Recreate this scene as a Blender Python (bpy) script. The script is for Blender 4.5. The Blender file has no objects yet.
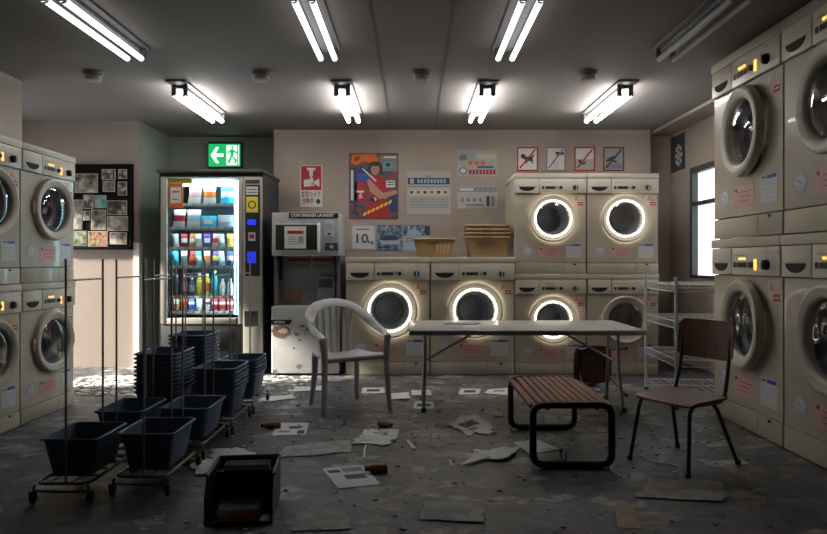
import bpy, bmesh, math, random
from mathutils import Vector, Matrix, Euler
random.seed(7)
PI = math.pi
SC = bpy.context.scene
COL = SC.collection
F = 630.0; EYE = 1.08
def P(px, py, d): return Vector(((px-413.5)*d/F, d, EYE+(262-py)*d/F))
def G(px, py, z=0.0):
    d = (EYE-z)*F/(py-262); return Vector(((px-413.5)*d/F, d, z))

# ------------------------------------------------------------------ materials
def mat(name, col, rough=0.5, metal=0.0, noise=0.0, scale=8.0, bump=0.0, bscale=60.0, emit=None, estr=0.0, spec=0.5, coat=0.0, col2=None, detail=4.0):
    m = bpy.data.materials.new(name); m.use_nodes = True
    nt = m.node_tree; b = nt.nodes['Principled BSDF']
    b.inputs['Base Color'].default_value = (*col, 1); b.inputs['Roughness'].default_value = rough
    b.inputs['Metallic'].default_value = metal; b.inputs['Specular IOR Level'].default_value = spec
    b.inputs['Coat Weight'].default_value = coat
    if emit: b.inputs['Emission Color'].default_value = (*emit, 1); b.inputs['Emission Strength'].default_value = estr
    tc = nt.nodes.new('ShaderNodeTexCoord')
    if noise > 0 or col2:
        n = nt.nodes.new('ShaderNodeTexNoise'); n.inputs['Scale'].default_value = scale; n.inputs['Detail'].default_value = detail
        nt.links.new(tc.outputs['Object'], n.inputs['Vector'])
        r = nt.nodes.new('ShaderNodeValToRGB')
        c2 = col2 if col2 else tuple(c*(1-noise) for c in col)
        r.color_ramp.elements[0].position = 0.38; r.color_ramp.elements[1].position = 0.62
        r.color_ramp.elements[0].color = (*c2, 1); r.color_ramp.elements[1].color = (*col, 1)
        nt.links.new(n.outputs['Fac'], r.inputs['Fac']); nt.links.new(r.outputs['Color'], b.inputs['Base Color'])
    if bump > 0:
        n2 = nt.nodes.new('ShaderNodeTexNoise'); n2.inputs['Scale'].default_value = bscale
        nt.links.new(tc.outputs['Object'], n2.inputs['Vector'])
        bp = nt.nodes.new('ShaderNodeBump'); bp.inputs['Strength'].default_value = bump; bp.inputs['Distance'].default_value = 0.01
        nt.links.new(n2.outputs['Fac'], bp.inputs['Height']); nt.links.new(bp.outputs['Normal'], b.inputs['Normal'])
    return m

def glass(name, tint=(0.8, 0.8, 0.8), rough=0.02, ior=1.45, k=.8):
    m = bpy.data.materials.new(name); m.use_nodes = True
    nt = m.node_tree; nt.nodes.clear()
    o = nt.nodes.new('ShaderNodeOutputMaterial'); mx = nt.nodes.new('ShaderNodeMixShader')
    t = nt.nodes.new('ShaderNodeBsdfTransparent'); g = nt.nodes.new('ShaderNodeBsdfGlossy'); f = nt.nodes.new('ShaderNodeMath'); lw = nt.nodes.new('ShaderNodeLayerWeight'); pw = nt.nodes.new('ShaderNodeMath')
    lw.inputs['Blend'].default_value = 0.5; pw.operation = 'POWER'; pw.inputs[1].default_value = 4.5; f.operation = 'MULTIPLY_ADD'; f0 = ((ior-1)/(ior+1))**2; f.inputs[1].default_value = (1-f0)*k; f.inputs[2].default_value = f0
    nt.links.new(lw.outputs['Facing'], pw.inputs[0]); nt.links.new(pw.outputs[0], f.inputs[0])
    t.inputs['Color'].default_value = (*tint, 1); g.inputs['Roughness'].default_value = rough; 
    nt.links.new(f.outputs[0], mx.inputs[0]); nt.links.new(t.outputs[0], mx.inputs[1]); nt.links.new(g.outputs[0], mx.inputs[2])
    nt.links.new(mx.outputs[0], o.inputs['Surface'])
    return m

def floor_mat():
    m = bpy.data.materials.new('stained_stone_floor'); m.use_nodes = True
    nt = m.node_tree; b = nt.nodes['Principled BSDF']; N = nt.nodes.new; L = nt.links.new
    tc = N('ShaderNodeTexCoord'); mp = N('ShaderNodeMapping'); L(tc.outputs['Object'], mp.inputs['Vector']); mp.inputs['Scale'].default_value = (1.0, 1.35, 1)
    wn = N('ShaderNodeTexNoise'); wn.inputs['Scale'].default_value = 3.2; wn.inputs['Detail'].default_value = 7; L(mp.outputs[0], wn.inputs['Vector'])
    add = N('ShaderNodeVectorMath'); add.operation = 'MULTIPLY_ADD'; add.inputs[1].default_value = (0.55, 0.45, 0.0)
    L(wn.outputs['Color'], add.inputs[0]); L(mp.outputs[0], add.inputs[2])
    v = N('ShaderNodeTexVoronoi'); v.inputs['Scale'].default_value = 6.5; L(add.outputs[0], v.inputs['Vector'])
    r = N('ShaderNodeValToRGB'); cr = r.color_ramp
    cr.elements[0].position = 0.05; cr.elements[0].color = (0.075, 0.078, 0.086, 1)
    cr.elements[1].position = 0.95; cr.elements[1].color = (0.30, 0.30, 0.30, 1)
    for p_, c_ in ((0.3, (0.095, 0.10, 0.11)), (0.5, (0.14, 0.14, 0.142)), (0.72, (0.085, 0.09, 0.105)), (0.83, (0.21, 0.2, 0.19))):
        e = cr.elements.new(p_); e.color = (*c_, 1)
    sp = N('ShaderNodeSeparateColor'); L(v.outputs['Color'], sp.inputs[0]); L(sp.outputs[0], r.inputs['Fac'])
    n2 = N('ShaderNodeTexNoise'); n2.inputs['Scale'].default_value = 11; n2.inputs['Detail'].default_value = 10; n2.inputs['Roughness'].default_value = 0.78; L(mp.outputs[0], n2.inputs['Vector'])
    r2 = N('ShaderNodeValToRGB'); r2.color_ramp.elements[0].position = 0.41; r2.color_ramp.elements[0].color = (0.16, 0.165, 0.18, 1)
    r2.color_ramp.elements[1].position = 0.60; r2.color_ramp.elements[1].color = (1.35, 1.33, 1.32, 1); L(n2.outputs['Fac'], r2.inputs['Fac'])
    mx = N('ShaderNodeMixRGB'); mx.blend_type = 'MULTIPLY'; mx.inputs[0].default_value = 1; L(r.outputs[0], mx.inputs[1]); L(r2.outputs[0], mx.inputs[2])
    v2 = N('ShaderNodeTexVoronoi'); v2.feature = 'DISTANCE_TO_EDGE'; v2.inputs['Scale'].default_value = 6.5; L(add.outputs[0], v2.inputs['Vector'])
    r3 = N('ShaderNodeValToRGB'); r3.color_ramp.elements[0].position = 0.0; r3.color_ramp.elements[0].color = (0.35, 0.35, 0.36, 1)
    r3.color_ramp.elements[1].position = 0.035; r3.color_ramp.elements[1].color = (1, 1, 1, 1); L(v2.outputs['Distance'], r3.inputs['Fac'])
    mx2 = N('ShaderNodeMixRGB'); mx2.blend_type = 'MULTIPLY'; mx2.inputs[0].default_value = 0.8; L(mx.outputs[0], mx2.inputs[1]); L(r3.outputs[0], mx2.inputs[2])
    L(mx2.outputs[0], b.inputs['Base Color'])
    rr = N('ShaderNodeMapRange'); rr.inputs['To Min'].default_value = 0.16; rr.inputs['To Max'].default_value = 0.72; L(n2.outputs['Fac'], rr.inputs[0]); L(rr.outputs[0], b.inputs['Roughness'])
    bp = N('ShaderNodeBump'); bp.inputs['Strength'].default_value = 0.5; bp.inputs['Distance'].default_value = 0.015
    L(n2.outputs['Fac'], bp.inputs['Height']); L(bp.outputs[0], b.inputs['Normal'])
    b.inputs['Specular IOR Level'].default_value = 0.5
    return m

def photo_mat(name, cols, scale=22):
    m = bpy.data.materials.new(name); m.use_nodes = True
    nt = m.node_tree; b = nt.nodes['Principled BSDF']; N = nt.nodes.new; L = nt.links.new
    tc = N('ShaderNodeTexCoord'); oi = N('ShaderNodeObjectInfo'); ml = N('ShaderNodeMath'); ml.operation = 'MULTIPLY'; ml.inputs[1].default_value = 37
    L(oi.outputs['Random'], ml.inputs[0]); ad = N('ShaderNodeVectorMath'); L(tc.outputs['Object'], ad.inputs[0]); L(ml.outputs[0], ad.inputs[1])
    v = N('ShaderNodeTexNoise'); v.inputs['Scale'].default_value = scale; v.inputs['Detail'].default_value = 3; L(ad.outputs[0], v.inputs['Vector'])
    r = N('ShaderNodeValToRGB'); cr = r.color_ramp; cr.interpolation = 'EASE'
    cr.elements[0].position = 0.3; cr.elements[0].color = (*cols[0], 1); cr.elements[1].position = 0.68; cr.elements[1].color = (*cols[-1], 1)
    for i, c in enumerate(cols[1:-1]):
        e = cr.elements.new(0.3+0.38*(i+1)/(len(cols)-1)); e.color = (*c, 1)
    L(v.outputs['Fac'], r.inputs['Fac']); L(r.outputs[0], b.inputs['Base Color']); b.inputs['Roughness'].default_value = 0.45
    return m

def wood_mat(name, c1, c2, sc=(30, 2, 30), rough=0.4):
    m = bpy.data.materials.new(name); m.use_nodes = True
    nt = m.node_tree; b = nt.nodes['Principled BSDF']; N = nt.nodes.new; L = nt.links.new
    tc = N('ShaderNodeTexCoord'); mp = N('ShaderNodeMapping'); mp.inputs['Scale'].default_value = sc; L(tc.outputs['Object'], mp.inputs[0])
    n = N('ShaderNodeTexNoise'); n.inputs['Scale'].default_value = 1.5; n.inputs['Detail'].default_value = 6; L(mp.outputs[0], n.inputs['Vector'])
    r = N('ShaderNodeValToRGB'); r.color_ramp.elements[0].position = 0.35; r.color_ramp.elements[1].position = 0.65
    r.color_ramp.elements[0].color = (*c1, 1); r.color_ramp.elements[1].color = (*c2, 1); L(n.outputs['Fac'], r.inputs['Fac']); L(r.outputs[0], b.inputs['Base Color'])
    b.inputs['Roughness'].default_value = rough
    return m

def emis(name, col, s):
    m = mat(name, (0.02, 0.02, 0.02), 0.5, emit=col, estr=s); m.node_tree.nodes['Principled BSDF'].inputs['Base Color'].default_value = (*[c*0.8 for c in col], 1); return m

M = {}
M['wall'] = mat('beige_wall_paint', (0.40, 0.335, 0.29), 0.85, noise=0.14, scale=1.2, bump=0.15, bscale=90)
M['wall_green_glow'] = mat('grey_green_paint_sign_glow', (0.31, 0.36, 0.32), 0.85, noise=0.12, scale=1.5, bump=0.15, bscale=90)  # grey-green paint, greened further to carry the exit sign's glow
M['ceil'] = mat('dull_grey_ceiling', (0.235, 0.215, 0.21), 0.85, noise=0.12, scale=0.9, bump=0.08)
M['seam'] = mat('ceiling_seam', (0.17, 0.16, 0.155), 0.8)
M['floor'] = floor_mat()
M['beige'] = mat('beige_enamel', (0.46, 0.41, 0.32), 0.35, noise=0.10, scale=3.0, coat=0.2)
M['beige_lid'] = mat('pale_beige_lid', (0.53, 0.48, 0.39), 0.4, noise=0.08, scale=4)
M['beige_panel'] = mat('cream_panel', (0.58, 0.53, 0.44), 0.35, noise=0.05, scale=4)
M['ring'] = mat('door_ring_plastic', (0.50, 0.46, 0.38), 0.38)
M['dark'] = mat('black_plastic', (0.012, 0.012, 0.013), 0.4)
M['void'] = mat('matte_black', (0.006, 0.006, 0.006), 0.8)
M['gasket'] = mat('grey_rubber', (0.05, 0.052, 0.056), 0.45)
M['drum'] = mat('drum_steel', (0.42, 0.43, 0.46), 0.4, metal=0.3)
M['bowl'] = mat('grey_bowl', (0.20, 0.21, 0.23), 0.35)
M['glass_dark'] = glass('smoked_glass', (0.72, 0.74, 0.78), 0.02, 1.9)
M['glass'] = glass('clear_glass', (0.97, 0.98, 0.98), 0.01, 1.25, .25)
M['chrome'] = mat('chrome', (0.62, 0.62, 0.63), 0.18, metal=1.0)
M['steel'] = mat('dull_steel', (0.42, 0.42, 0.43), 0.35, metal=0.9, noise=0.25, scale=6)
M['wire'] = mat('grey_wire', (0.55, 0.55, 0.55), 0.4, metal=0.3)
M['polem'] = mat('satin_pole', (0.40, 0.37, 0.36), 0.35, metal=0.6)
M['white_pl'] = mat('old_white_plastic', (0.62, 0.62, 0.62), 0.45, noise=0.22, scale=7)
M['sheet'] = mat('white_paper', (0.62, 0.62, 0.63), 0.7, noise=0.12, scale=9)
M['sheet_dull'] = mat('dirty_newsprint', (0.36, 0.35, 0.335), 0.8, noise=0.35, scale=14)
M['sheet_tan'] = mat('tan_paper', (0.36, 0.26, 0.19), 0.8, noise=0.25, scale=9)
M['ink'] = mat('print_ink', (0.045, 0.05, 0.055), 0.7)
M['ink_grey'] = mat('grey_ink', (0.20, 0.21, 0.23), 0.7)
M['blue_b'] = mat('slate_blue_plastic', (0.075, 0.12, 0.19), 0.45, noise=0.15, scale=5)
M['redwood'] = wood_mat('red_brown_slats', (0.12, 0.038, 0.020), (0.30, 0.10, 0.045), rough=0.6)
M['plywood'] = wood_mat('dark_varnished_plywood', (0.10, 0.034, 0.016), (0.17, 0.062, 0.030), (14, 14, 3), 0.45)
M['blackmetal'] = mat('black_painted_tube', (0.012, 0.013, 0.014), 0.4)
M['tabletop'] = mat('grey_laminate', (0.50, 0.49, 0.47), 0.28, noise=0.12, scale=5)
M['tan_bk'] = mat('mustard_plastic', (0.40, 0.27, 0.12), 0.5, noise=0.1, scale=6)
M['cork'] = mat('brown_bottle', (0.30, 0.135, 0.04), 0.5, noise=0.3, scale=30)
M['books'] = mat('book_pages', (0.66, 0.48, 0.30), 0.8, noise=0.15, scale=40)
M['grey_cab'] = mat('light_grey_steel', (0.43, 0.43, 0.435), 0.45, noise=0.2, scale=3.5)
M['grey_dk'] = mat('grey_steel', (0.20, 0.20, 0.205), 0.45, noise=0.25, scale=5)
M['brown'] = mat('rust_brown', (0.26, 0.145, 0.085), 0.8, noise=0.4, scale=25)
M['scuff'] = mat('dark_scuff', (0.13, 0.13, 0.135), 0.7)
M['white'] = mat('white_trim', (0.75, 0.74, 0.71), 0.5)
M['tube_on'] = emis('lit_tube', (1.0, 0.965, 0.92), 27.0)
M['tube_dim'] = emis('dimmed_front_tube', (1.0, 0.98, 0.96), 1.8)  # dimmer copy of the lit tube for the front row, darkening the foreground
M['tube_off'] = mat('unlit_tube', (0.45, 0.45, 0.46), 0.3)
M['fixture'] = mat('grey_fixture', (0.17, 0.17, 0.175), 0.5)
M['amber'] = emis('amber_led', (1.0, 0.52, 0.10), 1.6)
M['ledring'] = emis('white_led_ring', (1.0, 0.91, 0.78), 9.0)
M['frame_dk'] = mat('grey_green_frame', (0.055, 0.06, 0.058), 0.6)
M['board'] = mat('black_felt', (0.010, 0.010, 0.010), 0.95, spec=0.05)
M['cartm'] = mat('grimy_steel', (0.16, 0.155, 0.15), 0.35, metal=0.7)
M['vend'] = mat('vending_beige', (0.36, 0.35, 0.31), 0.4, noise=0.12, scale=3)
M['vend_dk'] = mat('vending_dark', (0.022, 0.025, 0.026), 0.45)
M['vlight'] = emis('cyan_white_led', (0.45, 0.88, 1.0), 11.0)
M['vled'] = emis('added_shelf_led', (0.68, 0.93, 1.0), 24.0)
M['vshelf'] = mat('shelf_metal', (0.35, 0.42, 0.46), 0.3, metal=0.4)
M['vback'] = mat('vending_back', (0.10, 0.14, 0.17), 0.6)
def flat(n, c, r=0.55): M[n] = mat(n, c, r)
for n, c in dict(red=(0.42, 0.018, 0.03), pink=(0.60, 0.36, 0.33), blue=(0.04, 0.09, 0.36), navy=(0.03, 0.05, 0.13), lblue=(0.33, 0.42, 0.50), cyan=(0.06, 0.5, 0.7), orange=(0.72, 0.17, 0.03), yellow=(0.75, 0.6, 0.06), teal=(0.06, 0.4, 0.36), purple=(0.12, 0.04, 0.33), green=(0.03, 0.28, 0.12), offw=(0.66, 0.65, 0.63), grey=(0.3, 0.3, 0.3), skin=(0.45, 0.25, 0.17), maroon=(0.16, 0.02, 0.03), stone=(0.42, 0.40, 0.38), pale=(0.56, 0.57, 0.58), silver=(0.5, 0.5, 0.52), cream=(0.55, 0.48, 0.38), lilac=(0.40, 0.40, 0.44)).items(): flat(n, c)
M['sign_green'] = emis('sign_green', (0.01, 0.42, 0.12), 1.0)
M['sign_white'] = emis('sign_white', (0.75, 1.0, 0.82), 1.3)
M['blue_led'] = emis('blue_display', (0.02, 0.04, 0.7), 0.8)
M['ph_mono'] = photo_mat('mono_photo', [(0.012, 0.011, 0.010), (0.07, 0.06, 0.055), (0.5, 0.46, 0.40)], 16)
M['ph_light'] = photo_mat('faded_photo', [(0.03, 0.026, 0.022), (0.22, 0.19, 0.165), (0.55, 0.50, 0.43)], 12)
M['ph_col'] = photo_mat('colour_photo', [(0.03, 0.06, 0.02), (0.10, 0.12, 0.05), (0.4, 0.33, 0.18), (0.42, 0.04, 0.03), (0.5, 0.42, 0.3)], 22)
M['ph_teal'] = photo_mat('seaside_photo', [(0.04, 0.25, 0.28), (0.08, 0.35, 0.36), (0.45, 0.36, 0.2)], 14)
M['ph_green'] = photo_mat('garden_photo', [(0.03, 0.06, 0.02), (0.14, 0.2, 0.08), (0.4, 0.4, 0.33)], 24)
M['poster_mix'] = photo_mat('busy_print', [(0.02, 0.03, 0.10), (0.04, 0.10, 0.10), (0.30, 0.05, 0.04), (0.10, 0.06, 0.2)], 26)
M['flyer_mix'] = photo_mat('pastel_print', [(0.50, 0.32, 0.30), (0.46, 0.44, 0.36), (0.30, 0.36, 0.48), (0.5, 0.45, 0.25)], 30)
M['ph_blue'] = photo_mat('blue_photo', [(0.02, 0.04, 0.09), (0.10, 0.16, 0.24), (0.35, 0.42, 0.48)], 22)

# ------------------------------------------------------------------ mesh builder
class MB:
    def __init__(s): s.bm = bmesh.new(); s.mats = []; s.X = Matrix.Identity(4)
    def mi(s, m):
        if m not in s.mats: s.mats.append(m)
        return s.mats.index(m)
    def faces(s, vs, fs, m):
        i = s.mi(m); bv = [s.bm.verts.new(s.X @ Vector(v)) for v in vs]; out = []
        for f in fs:
            try: q = s.bm.faces.new([bv[k] for k in f]); q.material_index = i; out.append(q)
            except ValueError: pass
        return bv, out
    def box(s, x0, x1, y0, y1, z0, z1, m, bev=0.0, seg=2, rot=None):
        c = Vector(((x0+x1)/2, (y0+y1)/2, (z0+z1)/2)); h = Vector((abs(x1-x0)/2, abs(y1-y0)/2, abs(z1-z0)/2))
        R = rot if rot else Matrix.Identity(3)
        vs = [c + R @ Vector((h.x*a, h.y*b, h.z*d)) for a, b, d in ((-1,-1,-1),(1,-1,-1),(1,1,-1),(-1,1,-1),(-1,-1,1),(1,-1,1),(1,1,1),(-1,1,1))]
        bv, fs = s.faces(vs, [(3,2,1,0),(4,5,6,7),(0,1,5,4),(1,2,6,5),(2,3,7,6),(3,0,4,7)], m)
        if bev > 0:
            es = list({e for f in fs for e in f.edges})
            r = bmesh.ops.bevel(s.bm, geom=es, offset=min(bev, min(h)*0.95), segments=seg, affect='EDGES', profile=0.5)
            for f in r['faces']: f.material_index = s.mi(m)
        return s
    def lathe(s, prof, m, axis='Z', c=(0, 0, 0), n=32, a0=0.0, a1=2*PI, closed=False):
        c = Vector(c); full = abs(a1-a0-2*PI) < 1e-6; k = n if full else n+1
        vs = []
        for j in range(k):
            a = a0+(a1-a0)*j/n
            for r, h in prof:
                if axis == 'Z': v = (r*math.cos(a), r*math.sin(a), h)
                elif axis == 'Y': v = (r*math.cos(a), h, r*math.sin(a))
                else: v = (h, r*math.cos(a), r*math.sin(a))
                vs.append(c+Vector(v))
        q = len(prof); fs = []
        for j in range(n):
            j2 = (j+1) % k
            for i in range(q if closed else q-1):
                i2 = (i+1) % q
                fs.append((j*q+i, j*q+i2, j2*q+i2, j2*q+i))
        bv, of = s.faces(vs, fs, m)
        return s
    def tube(s, pts, r, m, n=8, flat_r=None, up=None, close=False, taper=None):
        pts = [Vector(p) for p in pts]; L = len(pts); vs = []
        t0 = None; nrm = None
        for i, p in enumerate(pts):
            if close: t = (pts[(i+1) % L]-pts[i-1]).normalized()
            else: t = (pts[min(i+1, L-1)]-pts[max(i-1, 0)]).normalized()
            if nrm is None:
                a = Vector(up) if up else (Vector((0, 0, 1)) if abs(t.z) < 0.9 else Vector((1, 0, 0)))
                nrm = (a - t*a.dot(t)).normalized()
            else:
                if up:
                    a = Vector(up); nn = a-t*a.dot(t)
                    if nn.length > 0.15: nrm = nn.normalized()
                    else: nrm = (nrm-t*nrm.dot(t)).normalized()
                else: nrm = (nrm-t*nrm.dot(t)).normalized()
            bn = t.cross(nrm)
            rr = r*(taper[i] if taper else 1); fr = (flat_r if flat_r else r)*(taper[i] if taper else 1)
            for j in range(n):
                a = 2*PI*j/n; vs.append(p+nrm*(math.cos(a)*rr)+bn*(math.sin(a)*fr))
        fs = []
        for i in range(L if close else L-1):
            i2 = (i+1) % L
            for j in range(n): fs.append((i*n+j, i*n+(j+1) % n, i2*n+(j+1) % n, i2*n+j))
        if not close: fs.append(tuple(range(n-1, -1, -1))); fs.append(tuple((L-1)*n+j for j in range(n)))
        s.faces(vs, fs, m); return s
    def prism(s, poly, y0, y1, m, plane='XZ'):
        n = len(poly)
        def mk(p, h):
            if plane == 'XZ': return (p[0], h, p[1])
            if plane == 'XY': return (p[0], p[1], h)
            return (h, p[0], p[1])
        vs = [mk(p, y0) for p in poly]+[mk(p, y1) for p in poly]
        fs = [tuple(range(n)), tuple(range(2*n-1, n-1, -1))]+[(i, i+n, (i+1) % n+n, (i+1) % n) for i in range(n)]
        s.faces(vs, fs, m); return s
    def text(s, body, size, m, x, z, y, bold=0.0, align='CENTER', width=None, vertical=False):
        cu = bpy.data.curves.new('txt', 'FONT'); cu.body = body; cu.size = size; cu.align_x = align; cu.align_y = 'CENTER'; cu.offset = bold; cu.resolution_u = 2
        o = bpy.data.objects.new('txt', cu); COL.objects.link(o)
        bpy.context.view_layer.update()
        me = bpy.data.meshes.new_from_object(o.evaluated_get(bpy.context.evaluated_depsgraph_get()))
        bpy.data.objects.remove(o)
        if len(me.vertices):
            xs = [v.co.x for v in me.vertices]; w = max(xs)-min(xs); k = (width/w if width and w > 0 else 1)
            i = s.mi(m); old = set(s.bm.faces)
            for v in me.vertices: v.co = s.X @ Vector((x+v.co.x*k, y, z+v.co.y))
            s.bm.from_mesh(me)
            for f in s.bm.faces:
                if f not in old: f.material_index = i
        bpy.data.meshes.remove(me); return s
    def build(s, name, parent=None, loc=None, rot=None, ang=35, label=None):
        s.bm.normal_update()
        bmesh.ops.recalc_face_normals(s.bm, faces=list(s.bm.faces))
        for f in s.bm.faces: f.smooth = True
        for e in s.bm.edges:
            if len(e.link_faces) == 2: e.smooth = e.calc_face_angle(0) < math.radians(ang)
            else: e.smooth = False
        me = bpy.data.meshes.new(name); s.bm.to_mesh(me); s.bm.free()
        for m in s.mats: me.materials.append(M[m] if isinstance(m, str) else m)
        o = bpy.data.objects.new(name, me); COL.objects.link(o)
        if parent: o.parent = parent
        if loc is not None: o.location = loc
        if rot is not None: o.rotation_euler = rot
        if label: o['label'] = label
        return o
def arc(cx, cy, r, a0, a1, n): return [(cx+r*math.cos(a0+(a1-a0)*i/n), cy+r*math.sin(a0+(a1-a0)*i/n)) for i in range(n+1)]
def rpath(pts, r, n=5):
    """3-D polyline with rounded corners"""
    pts = [Vector(p) for p in pts]; out = [pts[0]]
    for i in range(1, len(pts)-1):
        a, b, c = pts[i-1], pts[i], pts[i+1]; u = (a-b).normalized(); v = (c-b).normalized()
        k = min(r, (a-b).length*0.49, (c-b).length*0.49); p0 = b+u*k; p1 = b+v*k
        for j in range(n+1):
            t = j/n; out.append(p0*(1-t)**2+b*2*t*(1-t)+p1*t*t)
    out.append(pts[-1]); return out
def tag(o, label, cat, group=None, kind=None):
    if label: o['label'] = label
    if cat: o['category'] = cat
    if group: o['group'] = group
    if kind: o['kind'] = kind
    return o
def thing(name, label, cat, loc=(0, 0, 0), rz=0.0, group=None):
    o = bpy.data.objects.new(name, None); COL.objects.link(o); o.location = loc; o.rotation_euler = (0, 0, rz); o.empty_display_size = 0.1
    return tag(o, label, cat, group)
def kids(o): return [c for c in bpy.data.objects if c.parent == o]
def copy_tree(o, parent=None):
    c = o.copy(); COL.objects.link(c); c.parent = parent
    for ch in kids(o): copy_tree(ch, c)
    return c
def struct(o): o['kind'] = 'structure'; return o

# ------------------------------------------------------------------ room
CZ = 2.535
def wbox(name, parts, m='wall'):
    b = MB()
    for p in parts: b.box(*p, m)
    return struct(b.build(name))
b = MB(); b.faces([(-4.6, -1.8, 0), (3.2, -1.8, 0), (3.2, 7.7, 0), (-4.6, 7.7, 0), (-4.6, -1.8, -.1), (3.2, -1.8, -.1), (3.2, 7.7, -.1), (-4.6, 7.7, -.1)],
    [(0, 1, 2, 3), (7, 6, 5, 4), (0, 4, 5, 1), (1, 5, 6, 2), (2, 6, 7, 3), (3, 7, 4, 0)], 'floor'); struct(b.build('floor'))
wbox('ceiling', [(-4.6, 3.2, -1.8, 7.7, CZ, CZ+.12)], 'ceil')
wbox('wall_back', [(-1.54, 2.61, 6.94, 7.6, 0, CZ), (2.61, 2.965, 7.12, 7.6, 0, CZ)])
wbox('wall_recess', [(-2.84, -1.54, 7.33, 7.6, 0, CZ)], 'wall_green_glow')
wbox('wall_notice_board', [(-4.35, -2.84, 6.5, 7.6, 0, CZ)])
wbox('wall_recess_side', [(-2.845, -2.83, 6.52, 7.33, 0, CZ)], 'wall_green_glow')
wbox('wall_left', [(-4.35, -3.15, -1.65, 5.07, 0, CZ)])
wbox('wall_far_left', [(-4.35, -4.2, 5.07, 5.15, 0, CZ), (-4.35, -4.2, 5.15, 6.5, 2.1, CZ)])
wbox('wall_front', [(-3.15, 2.965, -1.8, -1.65, 0, CZ)])
WY0, WY1, WZ0, WZ1 = 5.3, 6.6, 0.915, 2.06
wbox('wall_right', [(2.9, 2.965, -1.65, WY0, 0, CZ), (2.9, 2.965, WY1, 7.12, 0, CZ), (2.9, 2.965, WY0, WY1, 0, WZ0), (2.9, 2.965, WY0, WY1, WZ1, CZ)])
wbox('wall_soffit', [(2.65, 2.9, -1.65, 7.12, CZ-.035, CZ)])
# corner guard, seams, added unseen door, window
b = MB(); b.prism([(-2.885, 6.488), (-2.826, 6.488), (-2.826, 6.56), (-2.84, 6.56), (-2.84, 6.5), (-2.885, 6.5)], 0, 1.28, 'white', 'XY'); struct(b.build('trim_corner'))
for i, x in enumerate((-.25, .235)):
    wbox('trim_%d' % (i+1), [(x-.006, x+.006, -1.6, 6.94, CZ-.004, CZ)], 'seam')
w = struct(MB().box(2.895, 2.96, WY0, WY0+.05, WZ0, WZ1, 'frame_dk').box(2.895, 2.96, WY1-.05, WY1, WZ0, WZ1, 'frame_dk').box(2.895, 2.96, WY0, WY1, WZ0, WZ0+.03, 'frame_dk').box(2.895, 2.96, WY0, WY1, WZ1-.06, WZ1, 'frame_dk').box(2.9, 2.955, WY0+.05, WY1-.05, 1.66, 1.70, 'frame_dk').box(2.9, 2.955, 5.92, 5.96, WZ0+.03, WZ1-.06, 'frame_dk').build('window_1'))
g_ = MB().box(2.925, 2.931, WY0+.05, WY1-.05, WZ0+.03, WZ1-.06, 'glass').build('window_glass', w)
dr = struct(MB().box(-4.33, -4.22, 5.15, 5.2, 0, 2.1, 'frame_dk').box(-4.33, -4.22, 6.45, 6.5, 0, 2.1, 'frame_dk').box(-4.33, -4.22, 5.2, 6.45, 2.05, 2.1, 'frame_dk').box(-4.31, -4.25, 5.8, 5.85, 0, 2.05, 'frame_dk').build('door_added_1'))  # unseen door, put in to let sun onto the alcove wall and floor
MB().box(-4.285, -4.277, 5.2, 6.45, 0.02, 2.05, 'glass').build('door_glass', dr)
MB().tube([(-4.24, 5.77, .95), (-4.20, 5.77, .95), (-4.20, 5.77, 1.2), (-4.24, 5.77, 1.2)], .01, 'steel').build('door_handle', dr)

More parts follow.
